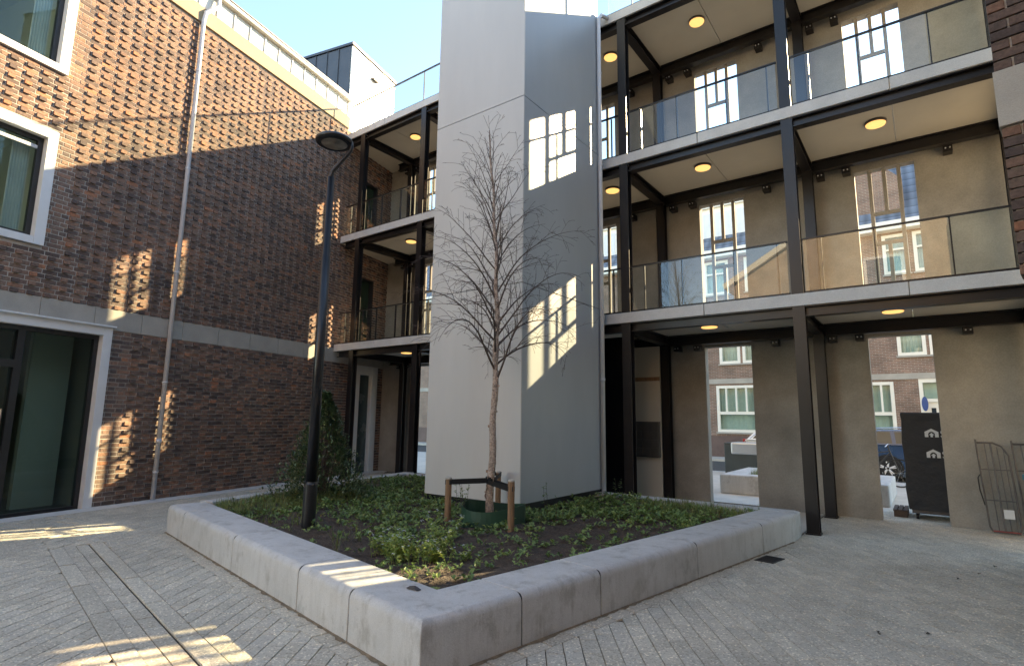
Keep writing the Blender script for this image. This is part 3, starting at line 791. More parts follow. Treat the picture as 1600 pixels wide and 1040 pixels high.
# back wall, panel by panel
def wall_panel(x0, x1, z0, z1, oc, oz0, oz1, left_skew=False):
    mb = MB(); a, b = oc-0.45, oc+0.45
    x0s = x0
    if a > x0+0.05: mb.box(x0, a, YB, YT, z0, z1)
    mb.box(b, x1, YB, YT, z0, z1)
    aa = max(a, x0)
    if oz1 < z1: mb.box(aa, b, YB, YT, oz1, z1)
    if oz0 > z0: mb.box(aa, b, YB, YT, z0, oz0)
    return mb
for fl in range(3):
    z0 = -0.02 if fl == 0 else LV[fl-1]+0.004; z1 = LV[fl]-0.194
    for i, wc in enumerate(WC_):
        x0 = wc-1.42+0.004; x1 = wc+1.43-0.004
        if i == 0: x0 = XL(YT)+0.03
        if i == len(WC_)-1: x1 = XE
        if fl == 0: pz0, pz1 = z0, 3.10
        else: pz0, pz1 = LV[fl-1]+0.40, LV[fl-1]+2.61
        wp = wall_panel(x0, x1, z0, z1, wc, pz0, pz1).build('wall_panel', 'plaster', gal)
        if fl == 0: continue
        a, b = wc-0.45, wc+0.45; bw = 0.030; y0_, y1_ = YB+0.06, YB+0.115
        xs_ = [a+0.0+0.9*q for q in (0.255, 0.5, 0.745)]
        h1, h2 = pz1-0.83, pz0+0.83
        for x in (xs_[0], xs_[2]): B(x-bw, x+bw, y0_, y1_, pz0+0.001, pz1-0.001).build('window_bar', 'plaster', wp)
        for zz in (h1, h2): B(xs_[0]+bw+0.001, xs_[2]-bw-0.001, y0_, y1_, zz-bw, zz+bw).build('window_bar', 'plaster', wp)
        B(xs_[1]-bw, xs_[1]+bw, y0_, y1_, h1+bw+0.001, pz1-0.001).build('window_bar', 'plaster', wp)
        B(xs_[1]-bw, xs_[1]+bw, y0_, y1_, pz0+0.001, h2-bw-0.001).build('window_bar', 'plaster', wp)
# balustrades
def balustrade(x0, x1, L, posts, seg):
    y = YF+0.045
    h = MB().box(x0, x1, y-0.022, y+0.022, L+0.845, L+0.868)
    h.box(x0, x1, y-0.015, y+0.015, L+0.004, L+0.035)
    hb = h.build('balustrade_rail', 'steel', gal)
    for x in posts:
        B(x-0.009, x+0.009, y+0.012, y+0.05, L+0.036, L+0.844).build('post', 'steel', hb)
    e = [x0+0.01]+seg+[x1-0.01]
    for a, b in zip(e[:-1], e[1:]):
        B(a+0.005, b-0.005, y-0.006, y+0.006, L+0.03, L+0.848).build('glass_pane', 'balustrade_glass', hb)
ends = [XL(YF)+0.06]+COLS+[XE-0.13]
for li, L in enumerate(LV):
    if li == 2:
        balustrade(XL(YF)+0.1, -6.95, L, [-12.6, -11.3, -9.95, -8.6], [-11.3, -9.95, -8.6])
        balustrade(-4.86, XE-0.15, L, [-4.1, -2.9, -1.5, 0.0], [-2.9, -1.5, 0.0])
        continue
    for i in range(len(ends)-1):
        x0, x1 = ends[i]+0.10, ends[i+1]-0.10
        if x1-x0 < 0.3: continue
        W_ = x1-x0; ps = [x0+0.26, x0+W_*0.36, x0+W_*0.69, x1-0.16] if W_ > 1.5 else [x0+0.2]
        balustrade(x0, x1, L, ps, [x0+W_*0.36, x0+W_*0.69] if W_ > 1.5 else [])
# dark entrance screen and letterbox wall between the columns on the ground floor
scr = thing('entrance_screen', 'black glossy entrance screen beside the lift tower on the ground floor', 'screen', (-5.1, 9.9, 0))
B(-5.72, -4.62, 9.90, 9.96, 0.0, 3.2).build('screen_panel', 'black_gloss', scr)
B(-4.62, -4.56, 9.88, 9.98, 0.0, 3.2).build('screen_frame', 'black_frame', scr)
B(-5.02, -4.98, 9.97, 11.2, 0.0, 3.2).build('side_panel', 'black_frame', scr)
lw = thing('letterbox_wall', 'beige partition wall with a block of dark letterboxes, beside the back column', 'letterboxes', (-4.7, 11.2, 0))
B(-4.976, -4.43, 11.14, 11.20, 0.0, 3.14).build('partition', 'soffit', lw)
B(-4.976, -4.43, 11.125, 11.139, 2.42, 2.50).build('cross_rail', 'timber', lw)
lb = B(-4.97, -4.44, 11.05, 11.139, 0.86, 1.58).build('letterbox_case', 'mailbox', lw)
for r in range(4):
    for q in range(3):
        x = -4.955+q*0.168; zz = 0.885+r*0.168
        d = B(x, x+0.16, 11.035, 11.049, zz, zz+0.16).build('letterbox_door', 'mailbox', lb, bevel=0.004)

# ceiling lamps
bays = [(-11.12, 'far left bay by the brick wall'), (-8.2, 'bay behind the tower'), (-5.0, 'narrow bay right of the tower'), (-3.10, 'middle bay'), (-0.31, 'right bay')]
for li, L in enumerate(LV):
    fl = ['first floor', 'second floor', 'roof'][li]
    for x, nm in bays:
        if li == 0 and x == -5.0: continue
        t = thing('ceiling_lamp', f'round warm ceiling lamp under the {fl} slab, {nm}', 'lamp', (x, 10.25, L-0.205), 'round ceiling lamps of the gallery')
        MB().lathe([(0.155, -0.002), (0.155, -0.035), (0.148, -0.042)], (x, 10.25, L-0.205), 32).build('lamp_rim', 'lamp_rim', t, smooth=False)
        MB().lathe([(0.143, -0.0425), (0.135, -0.058), (0.08, -0.066), (0.01, -0.067)], (x, 10.25, L-0.205), 32).build('diffuser', 'lamp_glow', t, smooth=True)

# ================================================================== LIFT TOWER
tow = thing('lift_tower', 'tall pale grey clad lift tower standing in the planter', 'tower', (-5.9, 8, 0))
TX0, TX1, TY0, TY1 = -6.60, -4.72, 6.60, 9.08
B(TX0+0.03, TX1-0.03, TY0+0.03, TY1, 0.2, 12.5).build('core', 'black_frame', tow)  # black colour paints in the shadow gap below the raised cladding
tz = [0.40, 3.62, 6.64, 9.72, 12.6]
for z0, z1 in zip(tz[:-1], tz[1:]):
    g = 0.006
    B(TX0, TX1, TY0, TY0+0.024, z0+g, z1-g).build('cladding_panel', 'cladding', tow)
    B(TX1-0.024, TX1, TY0+0.0245, TY1+0.02, z0+g, z1-g).build('cladding_panel', 'cladding_shaded', tow)
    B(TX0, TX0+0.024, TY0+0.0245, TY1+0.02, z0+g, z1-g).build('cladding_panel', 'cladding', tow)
B(TX0-0.02, TX1+0.02, TY0-0.02, TY1+0.03, 12.6, 12.66).build('cap', 'dark_zinc', tow)
tp = MB().tube([(-4.665, 9.05, 0.0), (-4.665, 9.05, 9.50), (-4.64, 9.12, 9.62), (-4.60, 9.31, 9.66)], 0.040, 12).build('rain_pipe', 'pipe', smooth=True, base=(-4.665, 9.05, 0),
    label='grey rain pipe running down the corner of the lift tower and gallery', cat='pipe')
for zc in (2.3, 4.6, 6.4, 8.3):
    MB().tube([(-4.665, 9.05, zc), (-4.665, 9.05, zc+0.04)], 0.048, 12).build('pipe_collar', 'pipe', tp)

# ================================================================== RIGHT BRICK BUILDING
rb = thing('brick_corner_building', 'dark brick building corner with stone band at the right edge', 'building', (2, 6, 0))
RX, RY = 0.585, 5.05
def FR(u, v, z): p = Vector((RX, RY, 0)) - PL*u + PR*v; return (p.x, p.y, z)     # along its front, back, up
B(0.02, 9.5, 0.02, 4.12, -0.02, 13.5, FR).build('wall', 'mortar', rb)
zb0, zb1 = 3.70, 4.13
def rcourse(z, k):
    h = C-0.011; u = 0.0 if k % 2 else -0.111
    while u < 1.7:
        a, b = max(u, 0.0), u+0.21
        if b-a > 0.05:
            px, py, pz = project(FR((a+b)/2, 0, z))
            if py > -150 and px < 1750:
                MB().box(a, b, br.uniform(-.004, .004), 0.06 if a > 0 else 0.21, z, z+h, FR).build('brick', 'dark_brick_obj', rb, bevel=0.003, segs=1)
        u += 0.222
k = 0; z = zb0-C
while z > 2.6: rcourse(z, k); z -= C; k += 1
z = zb1+0.006
while z < 6.4: rcourse(z, k); z += C; k += 1
u = -0.014
while u < 1.6:
    B(u+0.003, u+0.75, -0.016, 0.2, zb0+0.002, zb1-0.004, FR).build('band_stone', 'stone', rb, bevel=0.006); u += 0.755

# ================================================================== REAR BUILDING (behind the camera, seen in the glass)
re_ = thing('rear_brick_building', 'sunlit brick gable building behind the viewer, mirrored in the glass balustrades', 'building', (0, -12, 0))
RYF = -10.0
mb = MB().prism([(-7.4, 0), (9.0, 0), (9.0, 8.4), (0.8, 13.2), (-7.4, 8.4)], RYF-9, RYF, fr=lambda x, z, y: (x, y, z))
mb.build('wall', 'buff_brick', re_)
MB().prism([(-7.8, 8.2), (0.8, 13.25), (0.8, 13.55), (-7.9, 8.45)], RYF-9, RYF+0.25, fr=lambda x, z, y: (x, y, z)).build('roof', 'cream', re_)
MB().prism([(9.4, 8.2), (0.8, 13.25), (0.8, 13.55), (9.5, 8.45)], RYF-9, RYF+0.25, fr=lambda x, z, y: (x, y, z)).build('roof', 'cream', re_)
B(5.4, 12.0, RYF+0.02, 3.6, 0, 11.5).build('shading_wing', 'house_brick', re_)  # unseen wing, added to block skylight and darken the tower's right face
B(5.2, 12.1, RYF-0.1, 3.7, 11.51, 11.8).build('shading_wing_cornice', 'cream', re_)
for x in (-5.2, -1.8, 1.6, 5.0):
    for zz in (1.0, 4.1, 7.2):
        if zz > 7 and abs(x) > 4.9: continue
        f = B(x, x+1.5, RYF-0.02, RYF+0.06, zz, zz+1.7).build('window_frame', 'white_paint', re_)
        B(x+0.12, x+1.38, RYF+0.061, RYF+0.066, zz+0.12, zz+1.58).build('pane', 'car_glass', f)

exec_parts = True

# ================================================================== STREET LAMP
LX, LY = -5.98, 4.08
lamp = thing('street_lamp', 'black street lamp with bent arm and round ring head, standing in the planter', 'street lamp', (LX, LY, 0.28))
MB().lathe([(0.078, 0.0), (0.078, 0.60), (0.070, 0.615), (0.064, 0.63)], (LX, LY, 0.2), 28).build('base_sleeve', 'lamp_black', lamp, smooth=False)
HR = Vector((0.804, 0.594, 0)).normalized()
p = MB().tube([(LX, LY, 0.8), (LX, LY, 3.6), (LX, LY, 3.601), (LX, LY, 4.66)], [0.064, 0.056, 0.050, 0.046], 28).build('pole', 'lamp_black', lamp, smooth=True)
def LP(r, f, z): q = Vector((LX, LY, 0)) + HR*r + Vector((0.589, -0.794, 0)).normalized()*f; return (q.x, q.y, z)
MB().tube([LP(0, 0, 4.60), LP(0.0, 0, 4.68), LP(0.015, 0, 4.74), LP(0.20, 0, 4.98), LP(0.235, 0, 5.03), LP(0.245, 0, 5.08), LP(0.235, 0, 5.14)], [0.034, 0.032, 0.030, 0.026, 0.026, 0.026, 0.022], 14).build('arm', 'lamp_black', lamp, smooth=True)
hc = LP(0.015, 0.0, 5.155)
MB().lathe([(0.165, -0.030), (0.205, -0.040), (0.235, -0.022), (0.240, 0.006), (0.22, 0.030), (0.12, 0.045), (0.01, 0.048)], hc, 40).build('ring_head', 'lamp_black', lamp, smooth=True)
MB().lathe([(0.164, -0.036), (0.10, -0.030), (0.01, -0.028)], hc, 40).build('diffuser', 'diffuser', lamp, smooth=True)

# ================================================================== BIRCH
TX, TY = -4.63, 5.77
tree = thing('young_birch_tree', 'slender leafless young birch with peeling pale bark in front of the lift tower', 'tree', (TX, TY, 0.28))
tr = random.Random(21)
side = HR
def trunk_pt(z):
    t = (z-0.25)/5.6
    off = 0.02+0.06*math.sin(t*2.4)-0.26*max(0, t-0.45)**1.5*1.6 + 0.010*math.sin(z*7)
    return Vector((TX, TY, z)) + side*off + Vector((0.594, -0.804, 0))*(0.02*math.sin(z*2.0))
zs = [0.2+5.45*i/60 for i in range(61)]
def trad(z): return 0.050*(1-((z-0.25)/5.7))**0.9+0.004
MB().tube([trunk_pt(z) for z in zs], [trad(z)*(1+tr.uniform(-.06, .08)) for z in zs], 12).build('trunk', 'bark', tree, smooth=True)
# peeling bark curls
for i in range(26):
    z = tr.uniform(0.6, 3.2); th = tr.uniform(0, 6.28); c = trunk_pt(z); rr = trad(z)
    d = Vector((math.cos(th), math.sin(th), 0)); t2 = Vector((-d.y, d.x, 0)); h = tr.uniform(0.02, 0.06); wd = tr.uniform(0.015, 0.035)
    a = c + d*(rr+0.001)
    cu_ = [a, a+t2*wd*0.5+d*0.004, a+t2*wd+d*tr.uniform(0.012, 0.028)]
    vs = []
    for q in cu_: vs += [q-Vector((0, 0, h/2)), q+Vector((0, 0, h/2))]
    for q in cu_: vs += [q-Vector((0, 0, h/2))+d*0.002, q+Vector((0, 0, h/2))+d*0.002]
    MB().add(vs, [(0, 2, 3, 1), (2, 4, 5, 3), (6, 7, 9, 8), (8, 9, 11, 10), (0, 1, 7, 6), (4, 10, 11, 5)]).build('bark_curl', 'bark', tree)
crown = MB()
def limb(p0, d0, L, r0, depth, droop):
    n = max(5, int(L/0.075)); pts = [p0]; d = d0.normalized(); p = p0.copy()
    for i in range(n):
        t = (i+1)/n
        d = (d + Vector((tr.uniform(-1, 1), tr.uniform(-1, 1), tr.uniform(-.6, .6)))*0.075 + Vector((0, 0, -droop*t*0.30))).normalized()
        p = p + d*(L/n)
        if p.y > TY0-0.05 and TX0 < p.x < TX1: p.y = TY0-0.05
        pts.append(p.copy())
    rad = [max(0.0021, r0*(1-i/n)**0.8) for i in range(n+1)]
    crown.tube(pts, rad, 5 if r0 > 0.005 else 3, cap=False)
    if depth == 0:
        for q in pts[2::2]:
            if tr.random() < 0.5: crown.tube([q, q+Vector((tr.uniform(-.012, .012), tr.uniform(-.012, .012), 0.010))], [0.0030, 0.0014], 3, cap=False)
        return
    k = int(L/(0.125 if depth == 2 else 0.14))
    for j in range(k):
        t = 0.15+0.83*(j+tr.random())/k; i = min(n-1, int(t*n)); q = pts[i].lerp(pts[i+1], t*n-i)
        dd = (pts[i+1]-pts[i]).normalized()
        ax = dd.orthogonal().normalized(); ax.rotate(Matrix.Rotation(tr.uniform(0, 6.28), 3, dd))
        nd = (dd*0.75+ax*0.75+Vector((0, 0, 0.20)))
        l = (L*tr.uniform(0.22, 0.48)*(1-0.45*t)) if depth == 2 else L*tr.uniform(0.25, 0.5)
        limb(q, nd, max(0.07, l), rad[i]*0.55, depth-1, droop*1.0+0.12)
NB = 46
for i in range(NB):
    t = i/(NB-1); z = 2.08+3.35*t+tr.uniform(-.04, .04); th = i*2.39996+tr.uniform(-.4, .4)
    el = math.radians(46+24*t+tr.uniform(-8, 8))
    d = Vector((math.cos(th)*math.cos(el), math.sin(th)*math.cos(el), math.sin(el)))
    L = (0.85+0.95*math.sin(min(1, (t*0.85+0.22))*math.pi)**0.8)*(1-0.42*t)*tr.uniform(0.72, 1.12)
    limb(trunk_pt(z), d, L, min(0.016, trad(z)*0.42), 2 if L > 0.5 else 1, 0.62*(1-0.55*t)*tr.uniform(0.6, 1.25))
crown.build('branches', 'twig', tree)
# stakes, straps, root barrier
stk = [(-4.86, 5.27, 0.87, 'left'), (-3.95, 5.35, 0.90, 'right'), (-4.97, 6.42, 0.86, 'rear')]
words = ['round timber tree stake at the left of the birch', 'round timber tree stake at the right of the birch, nearest the viewer', 'round timber tree stake behind the birch trunk by the tower']
for (x, y, zt, _), lab in zip(stk, words):
    t = thing('tree_stake', lab, 'stake', (x, y, 0.25), 'timber stakes round the birch')
    MB().lathe([(0.040, 0.0), (0.040, zt-0.21), (0.034, zt-0.20)], (x, y, 0.2), 14).build('post', 'timber', t, smooth=False)
    MB().lathe([(0.0415, zt-0.22), (0.0415, zt-0.205), (0.030, zt-0.196), (0.005, zt-0.194)], (x, y, 0.2), 14).build('weathered_top', 'stone', t)
tz_ = 0.80
def strap(p, q, r1, r2, label, zt):
    p = Vector((p[0], p[1], 0)); q = Vector((q.x, q.y, 0)); d = (q-p).normalized(); n_ = Vector((-d.y, d.x, 0))
    mb = MB(); h = 0.027; loops = []
    out = [p + n_*r1 + d*0.0, q + n_*r2, q+d*r2, q - n_*r2, p - n_*r1, p-d*r1]
    ins = [p + n_*(r1-0.004), q + n_*(r2-0.004), q+d*(r2-0.004), q - n_*(r2-0.004), p - n_*(r1-0.004), p-d*(r1-0.004)]
    n = len(out); vs = [(v.x, v.y, zt-h) for v in out]+[(v.x, v.y, zt+h) for v in out]+[(v.x, v.y, zt-h) for v in ins]+[(v.x, v.y, zt+h) for v in ins]
    fs = []
    for i in range(n):
        j = (i+1) % n
        fs += [(i, j, n+j, n+i), (2*n+j, 2*n+i, 3*n+i, 3*n+j), (n+i, n+j, 3*n+j, 3*n+i), (j, i, 2*n+i, 2*n+j)]
    mb.add(vs, fs).build('tie_strap', 'strap', base=(p.x, p.y, zt), label=label, cat='strap', group='black straps tying the birch')
tq = trunk_pt(0.8)
strap(stk[0], tq, 0.045, 0.060, 'black rubber strap from the left stake to the birch trunk', 0.815)
strap(stk[1], tq, 0.045, 0.056, 'black rubber strap from the right stake to the birch trunk', 0.80)
strap(stk[2], tq, 0.045, 0.064, 'black rubber strap from the rear stake to the birch trunk', 0.83)
mb = MB(); n = 40; vs = []
for k in range(n):
    th = 2*math.pi*k/n; r = 0.40*(1+0.03*math.sin(3*th)); zt = 0.53+0.03*math.sin(2*th+1)
    for rr, z in ((r, 0.2), (r, zt), (r-0.006, zt), (r-0.006, 0.2)): vs.append((-4.48+rr*math.cos(th), 5.68+rr*math.sin(th), z))
fs = [(4*k+j, 4*((k+1) % n)+j, 4*((k+1) % n)+(j+1) % 4, 4*k+(j+1) % 4) for k in range(n) for j in range(3)]
mb.add(vs, fs).build('root_barrier', 'green_plastic', base=(-4.48, 5.68, 0.2), label='dark green plastic watering ring around the foot of the birch', cat='ring')

# ================================================================== PLANTS
pr = random.Random(5)
def leaf(mb, p, d, up, L, W, rnd, fold=0.25):
    s_ = d.cross(up)
    if s_.length < 1e-5: s_ = d.orthogonal()
    s_.normalize(); u = s_.cross(d).normalized()
    a = p; m1 = p+d*L*0.5+s_*W/2+u*W*fold; m2 = p+d*L*0.5-s_*W/2+u*W*fold; c = p+d*L*0.5; e = p+d*L-u*L*0.12
    mb.add([a, m1, e, m2, c], [(0, 1, 4), (1, 2, 4), (4, 2, 3), (0, 4, 3)], rnd)
def rdir(el0, el1):
    th = pr.uniform(0, 6.28); el = math.radians(pr.uniform(el0, el1))
    return Vector((math.cos(th)*math.cos(el), math.sin(th)*math.cos(el), math.sin(el)))
UP = Vector((0, 0, 1))
# evergreen shrub
SX, SY = -7.80, 5.50
sh = thing('evergreen_shrub', 'dense dark evergreen shrub growing behind the lamp post', 'shrub', (SX, SY, 0.28))
fol = MB(); stems = MB()
SHT = 1.62
def sh_r(th, t): return (0.76*(1-abs(t-0.18)**1.4*0.85))*(1+0.22*math.sin(2*th+1+t*4)+0.14*math.sin(5*th+t*9)+0.08*math.sin(9*th-t*14))*max(0.10, (1-t)**0.50)
for i in range(46):
    th = pr.uniform(0, 6.28); t = pr.uniform(0.35, 1.0); r = sh_r(th, t*0.9)*pr.uniform(.5, 1)
    e = Vector((SX+r*math.cos(th), SY+r*math.sin(th), 0.3+SHT*t)); b0 = Vector((SX+0.06*math.cos(th), SY+0.06*math.sin(th), 0.28))
    mid = b0.lerp(e, 0.5)+Vector((0, 0, 0.1)); stems.tube([b0, mid, e], [0.010, 0.006, 0.002], 5, cap=False)
for i in range(6500):
    t = pr.random()**1.15; th = pr.uniform(0, 6.28); r = sh_r(th, t)*math.sqrt(pr.uniform(0.30, 1.0))*pr.uniform(0.86, 1.10)
    p = Vector((SX+r*math.cos(th), SY+r*math.sin(th), 0.32+SHT*t*pr.uniform(0.97, 1.03)))
    out = Vector((math.cos(th), math.sin(th), 0.5)); d = (out*0.7+rdir(-20, 70)).normalized()
    leaf(fol, p, d, UP, pr.uniform(0.045, 0.080), pr.uniform(0.026, 0.042), pr.random()**1.4)
for k in range(9):      # shoots that break the outline
    th = pr.uniform(0, 6.28); t0 = pr.uniform(0.2, 0.98); r = sh_r(th, t0)*0.8
    p = Vector((SX+r*math.cos(th), SY+r*math.sin(th), 0.3+SHT*t0)); d = Vector((math.cos(th)*0.6, math.sin(th)*0.6, 1)).normalized(); L = pr.uniform(0.18, 0.36)
    stems.tube([p, p+d*L], [0.004, 0.0015], 4, cap=False)
    for j in range(22): leaf(fol, p+d*L*pr.random(), (d*0.5+rdir(-10, 60)).normalized(), UP, pr.uniform(0.03, 0.05), 0.02, pr.random())
fol.build('foliage', 'shrub_leaf', sh, attr=True); stems.build('stem', 'twig', sh)
# ground cover
def patch(x, y):
    return 0.5+0.5*math.sin(x*1.9+1.3*math.sin(y*1.4))*math.cos(y*2.3+0.7*math.sin(x*2.2))
def kind_at(x, y):
    a, b = to_ab(x, y)
    if TX0-0.02 < x < TX1+0.05 and y > TY0+0.15 and y < TY1: return None
    if a > 4.9 and b < 2.6: return ('grass', 1.0) if pr.random() < 0.75 else ('leaf', 1)
    if a < 2.0 and b > 5.15: return ('grass', 1.0) if pr.random() < 0.6 else ('leaf', .8)
    if a < 3.2 and b > 4.1: return ('leaf', 1.0)
    if a > 4.6: return ('leaf', 0.8) if patch(x, y) > 0.35 else ('grass', 0.4)
    if a > 1.9 and b > 1.15:
        if 3.0 < a < 4.4 and b < 1.5: return ('leaf', 0.25)
        return ('leaf', 0.9 if patch(x, y) > 0.30 else 0.4)
    if b < 1.2 and a > 2.2: return ('leaf', 0.16) if pr.random() < .7 else ('grass', 0.2)
    return ('leaf', 0.17)
cov = MB(); grs = MB(); chips = MB()
for i in range(9800):
    x = pr.uniform(-10, -1.8); y = pr.uniform(3.0, 9.0)
    if not in_planter(x, y, 0.015): continue
    kk = kind_at(x, y)
    if not kk or pr.random() > kk[1]: continue
    z = soil_z(x, y)
    if kk[0] == 'leaf':
        hgt = pr.uniform(0.01, 0.085); base = pr.random()
        for j in range(pr.randint(4, 7)):
            d = rdir(5, 60); p = Vector((x+pr.uniform(-.03, .03), y+pr.uniform(-.03, .03), z+hgt*pr.uniform(.4, 1)))
            leaf(cov, p, d, UP, pr.uniform(0.034, 0.068), pr.uniform(0.024, 0.046), min(1, max(0, base*0.7+pr.uniform(0, .3))))
    else:
        base = pr.random()
        for j in range(pr.randint(6, 11)):
            d = rdir(48, 88); L = pr.uniform(0.06, 0.20); p = Vector((x+pr.uniform(-.02, .02), y+pr.uniform(-.02, .02), z-0.01)); s_ = d.cross(UP).normalized()*0.0028
            m = p+d*L*0.55; e = p+d*L+Vector((d.x, d.y, 0))*L*0.4
            grs.add([p-s_, p+s_, m+s_*.8, m-s_*.8, e], [(0, 1, 2, 3), (3, 2, 4)], base*0.7+pr.uniform(0, .3))
cov.build('leafy_ground_cover', 'leaf_cover', attr=True, kind='stuff', label='low green leafy ground cover over the planter soil', cat='ground cover')
grs.build('grass_tufts', 'grass', attr=True, kind='stuff', label='tufts of long grass at the planter ends', cat='grass')
for i in range(9000):
    x = pr.uniform(-10, -1.8); y = pr.uniform(3.0, 9.0)
    if not in_planter(x, y, 0.0): continue
    if y > 6 and pr.random() < .5: continue
    z = soil_z(x, y); L = pr.uniform(0.008, 0.030); d = rdir(-5, 25); leaf(chips, Vector((x, y, z+pr.uniform(0, .014))), d, UP, L, L*pr.uniform(.35, .8), pr.random()**2, pr.uniform(-.3, .3))
chips.build('soil_mulch', 'mulch', attr=True, kind='stuff', label='dark bark mulch and dry leaf bits on the soil', cat='mulch')
# flowering plants in the front corner
def perennial(x, y, n, h, lab, group, flowers=True, spread=0.13):
    t = thing('flowering_plant', lab, 'plant', (x, y, soil_z(x, y)), group)
    lf = MB(); fl = MB(); st = MB()
    for i in range(n):
        b0 = Vector((x+pr.gauss(0, spread*.6), y+pr.gauss(0, spread*.6), soil_z(x, y)-0.01)); d = rdir(50, 88); L = h*pr.uniform(.55, 1.1)
        e = b0+d*L; m = b0.lerp(e, .5)+Vector((0, 0, 0.015)); st.tube([b0, m, e], [0.0025, 0.002, 0.0012], 4, cap=False)
        for j in range(pr.randint(7, 12)):
            q = b0.lerp(e, pr.uniform(.15, 1)); leaf(lf, q, rdir(0, 55), UP, pr.uniform(0.032, 0.062), pr.uniform(0.022, 0.036), pr.random())
        if flowers and pr.random() < .75:
            for j in range(pr.randint(2, 4)):
                c = e+Vector((pr.uniform(-.014, .014), pr.uniform(-.014, .014), pr.uniform(0, .018)))
                for k in range(5):
                    th = 6.28*k/5; leaf(fl, c, Vector((math.cos(th), math.sin(th), .35)).normalized(), UP, 0.010, 0.008, pr.random())
    st.build('stem', 'flower_leaf', t, attr=True); lf.build('foliage', 'flower_leaf', t, attr=True)
    if flowers: fl.build('blossom', 'petal', t, attr=True)
gp = 'flowering plants in the front corner of the planter'
for (x, y, n, h, lab) in ((-4.42, 3.92, 26, 0.25, 'small white flowering plant at the planter rim beside the sunlit stripes'),
                          (-4.08, 3.84, 38, 0.24, 'sunlit leafy plant with tiny white flowers in the middle of the front clump'),
                          (-3.76, 3.86, 34, 0.20, 'low bright green plant nearest the planter front corner'),
                          (-3.98, 4.22, 16, 0.40, 'taller flowering stems standing between the front clump and the left stake'),
                          (-3.62, 4.15, 9, 0.13, 'small green plant on bare soil right of the front clump')):
    perennial(x, y, n, h, lab, gp)
gp2 = 'tall thin stems round the birch'
for (x, y, h, lab) in ((-5.05, 5.75, 0.62, 'tall thin leafy stem between the left stake and the tower'), (-4.72, 5.35, 0.50, 'thin green stem in front of the watering ring'),
                       (-4.15, 6.35, 0.58, 'thin leafy stem at the tower corner behind the right stake'), (-3.72, 5.95, 0.40, 'thin leafy stem on the soil right of the right stake'),
                       (-5.55, 6.2, 0.45, 'thin leafy stem low against the pale tower face'), (-4.38, 8.9, 0.40, 'thin leafy stem by the rain pipe foot')):
    t = thing('leafy_stem', lab, 'plant', (x, y, soil_z(x, y)), gp2); st = MB(); lf = MB()
    for k in range(2):
        b0 = Vector((x+0.05*k, y, soil_z(x, y)-0.01)); e = b0+Vector((pr.uniform(-.08, .08), pr.uniform(-.05, .05), h*pr.uniform(.7, 1))); st.tube([b0, b0.lerp(e, .5)+Vector((.01, 0, 0)), e], [0.003, 0.0025, 0.0015], 4, cap=False)
        for j in range(11): leaf(lf, b0.lerp(e, pr.uniform(.35, 1)), rdir(0, 50), UP, pr.uniform(.03, .055), pr.uniform(.016, .028), pr.random()*.6)
    st.build('stem', 'twig', t); lf.build('foliage', 'leaf_cover', t, attr=True)

# ================================================================== SMALL THINGS IN THE COURTYARD
gr = thing('drain_grate', 'small dark cast iron drain grate in the paving beside the planter', 'grate', (-1.64, 7.37, 0))
ga = Vector((0.11, 0.62, 0)).normalized(); gb = Vector((ga.y, -ga.x, 0))
def FG(u, v, z): q = Vector((-1.64, 7.37, 0))+ga*u+gb*v; return (q.x, q.y, z)
MB().box(-.17, .17, -.11, -.095, -.02, .006, FG).box(-.17, .17, .095, .11, -.02, .006, FG).box(-.17, -.155, -.095, .095, -.02, .006, FG).box(.155, .17, -.095, .095, -.02, .006, FG).build('frame', 'iron', gr)
B(-.155, .155, -.095, .095, -.02, .0028, FG).build('sump', 'tyre', gr)
for i in range(9):
    u = -0.135+i*0.034; B(u-.007, u+.007, -.0945, .0945, .003, .0055, FG).build('bar', 'iron', gr)
wx, wy, wz = FP(0.57, 0.33, PH)
mb = MB(); vs = []
for i in range(5):
    for j in range(4):
        vs.append((wx-0.05+0.025*i+rng.uniform(-.008, .008), wy-0.02+0.013*j+rng.uniform(-.006, .006), wz+0.004+rng.uniform(0, .022)*(1 if 0 < i < 4 else .3)))
mb.add(vs, [(i*4+j, (i+1)*4+j, (i+1)*4+j+1, i*4+j+1) for i in range(4) for j in range(3)])
wo = mb.build('crumpled_wrapper', 'wrapper', base=(wx, wy, wz), label='small crumpled dark wrapper lying on the planter corner', cat='litter'); sm_ = wo.modifiers.new('s', 'SOLIDIFY'); sm_.thickness = 0.002
lv = [(0.47, 8.66, 'dark curled leaf on the paving nearest the gallery wall'), (0.30, 8.15, 'small dark leaf on the paving, middle of three'), (0.11, 7.74, 'dark leaf on the paving, closest to the drain grate'), (-0.15, 5.62, 'thin dark leaf on the near paving, right one'), (-0.446, 5.39, 'thin dark leaf on the near paving, left one')]
for x, y, lab in lv:
    mb = MB(); 
    for k in range(2): leaf(mb, Vector((x, y, 0.004)), rdir(5, 30), UP, 0.032, 0.018, 0.5, 0.3)
    lo = mb.build('fallen_leaf', 'dry_leaf', base=(x, y, 0), label=lab, cat='leaf', group='fallen leaves on the paving'); s2 = lo.modifiers.new('s', 'SOLIDIFY'); s2.thickness = 0.0015

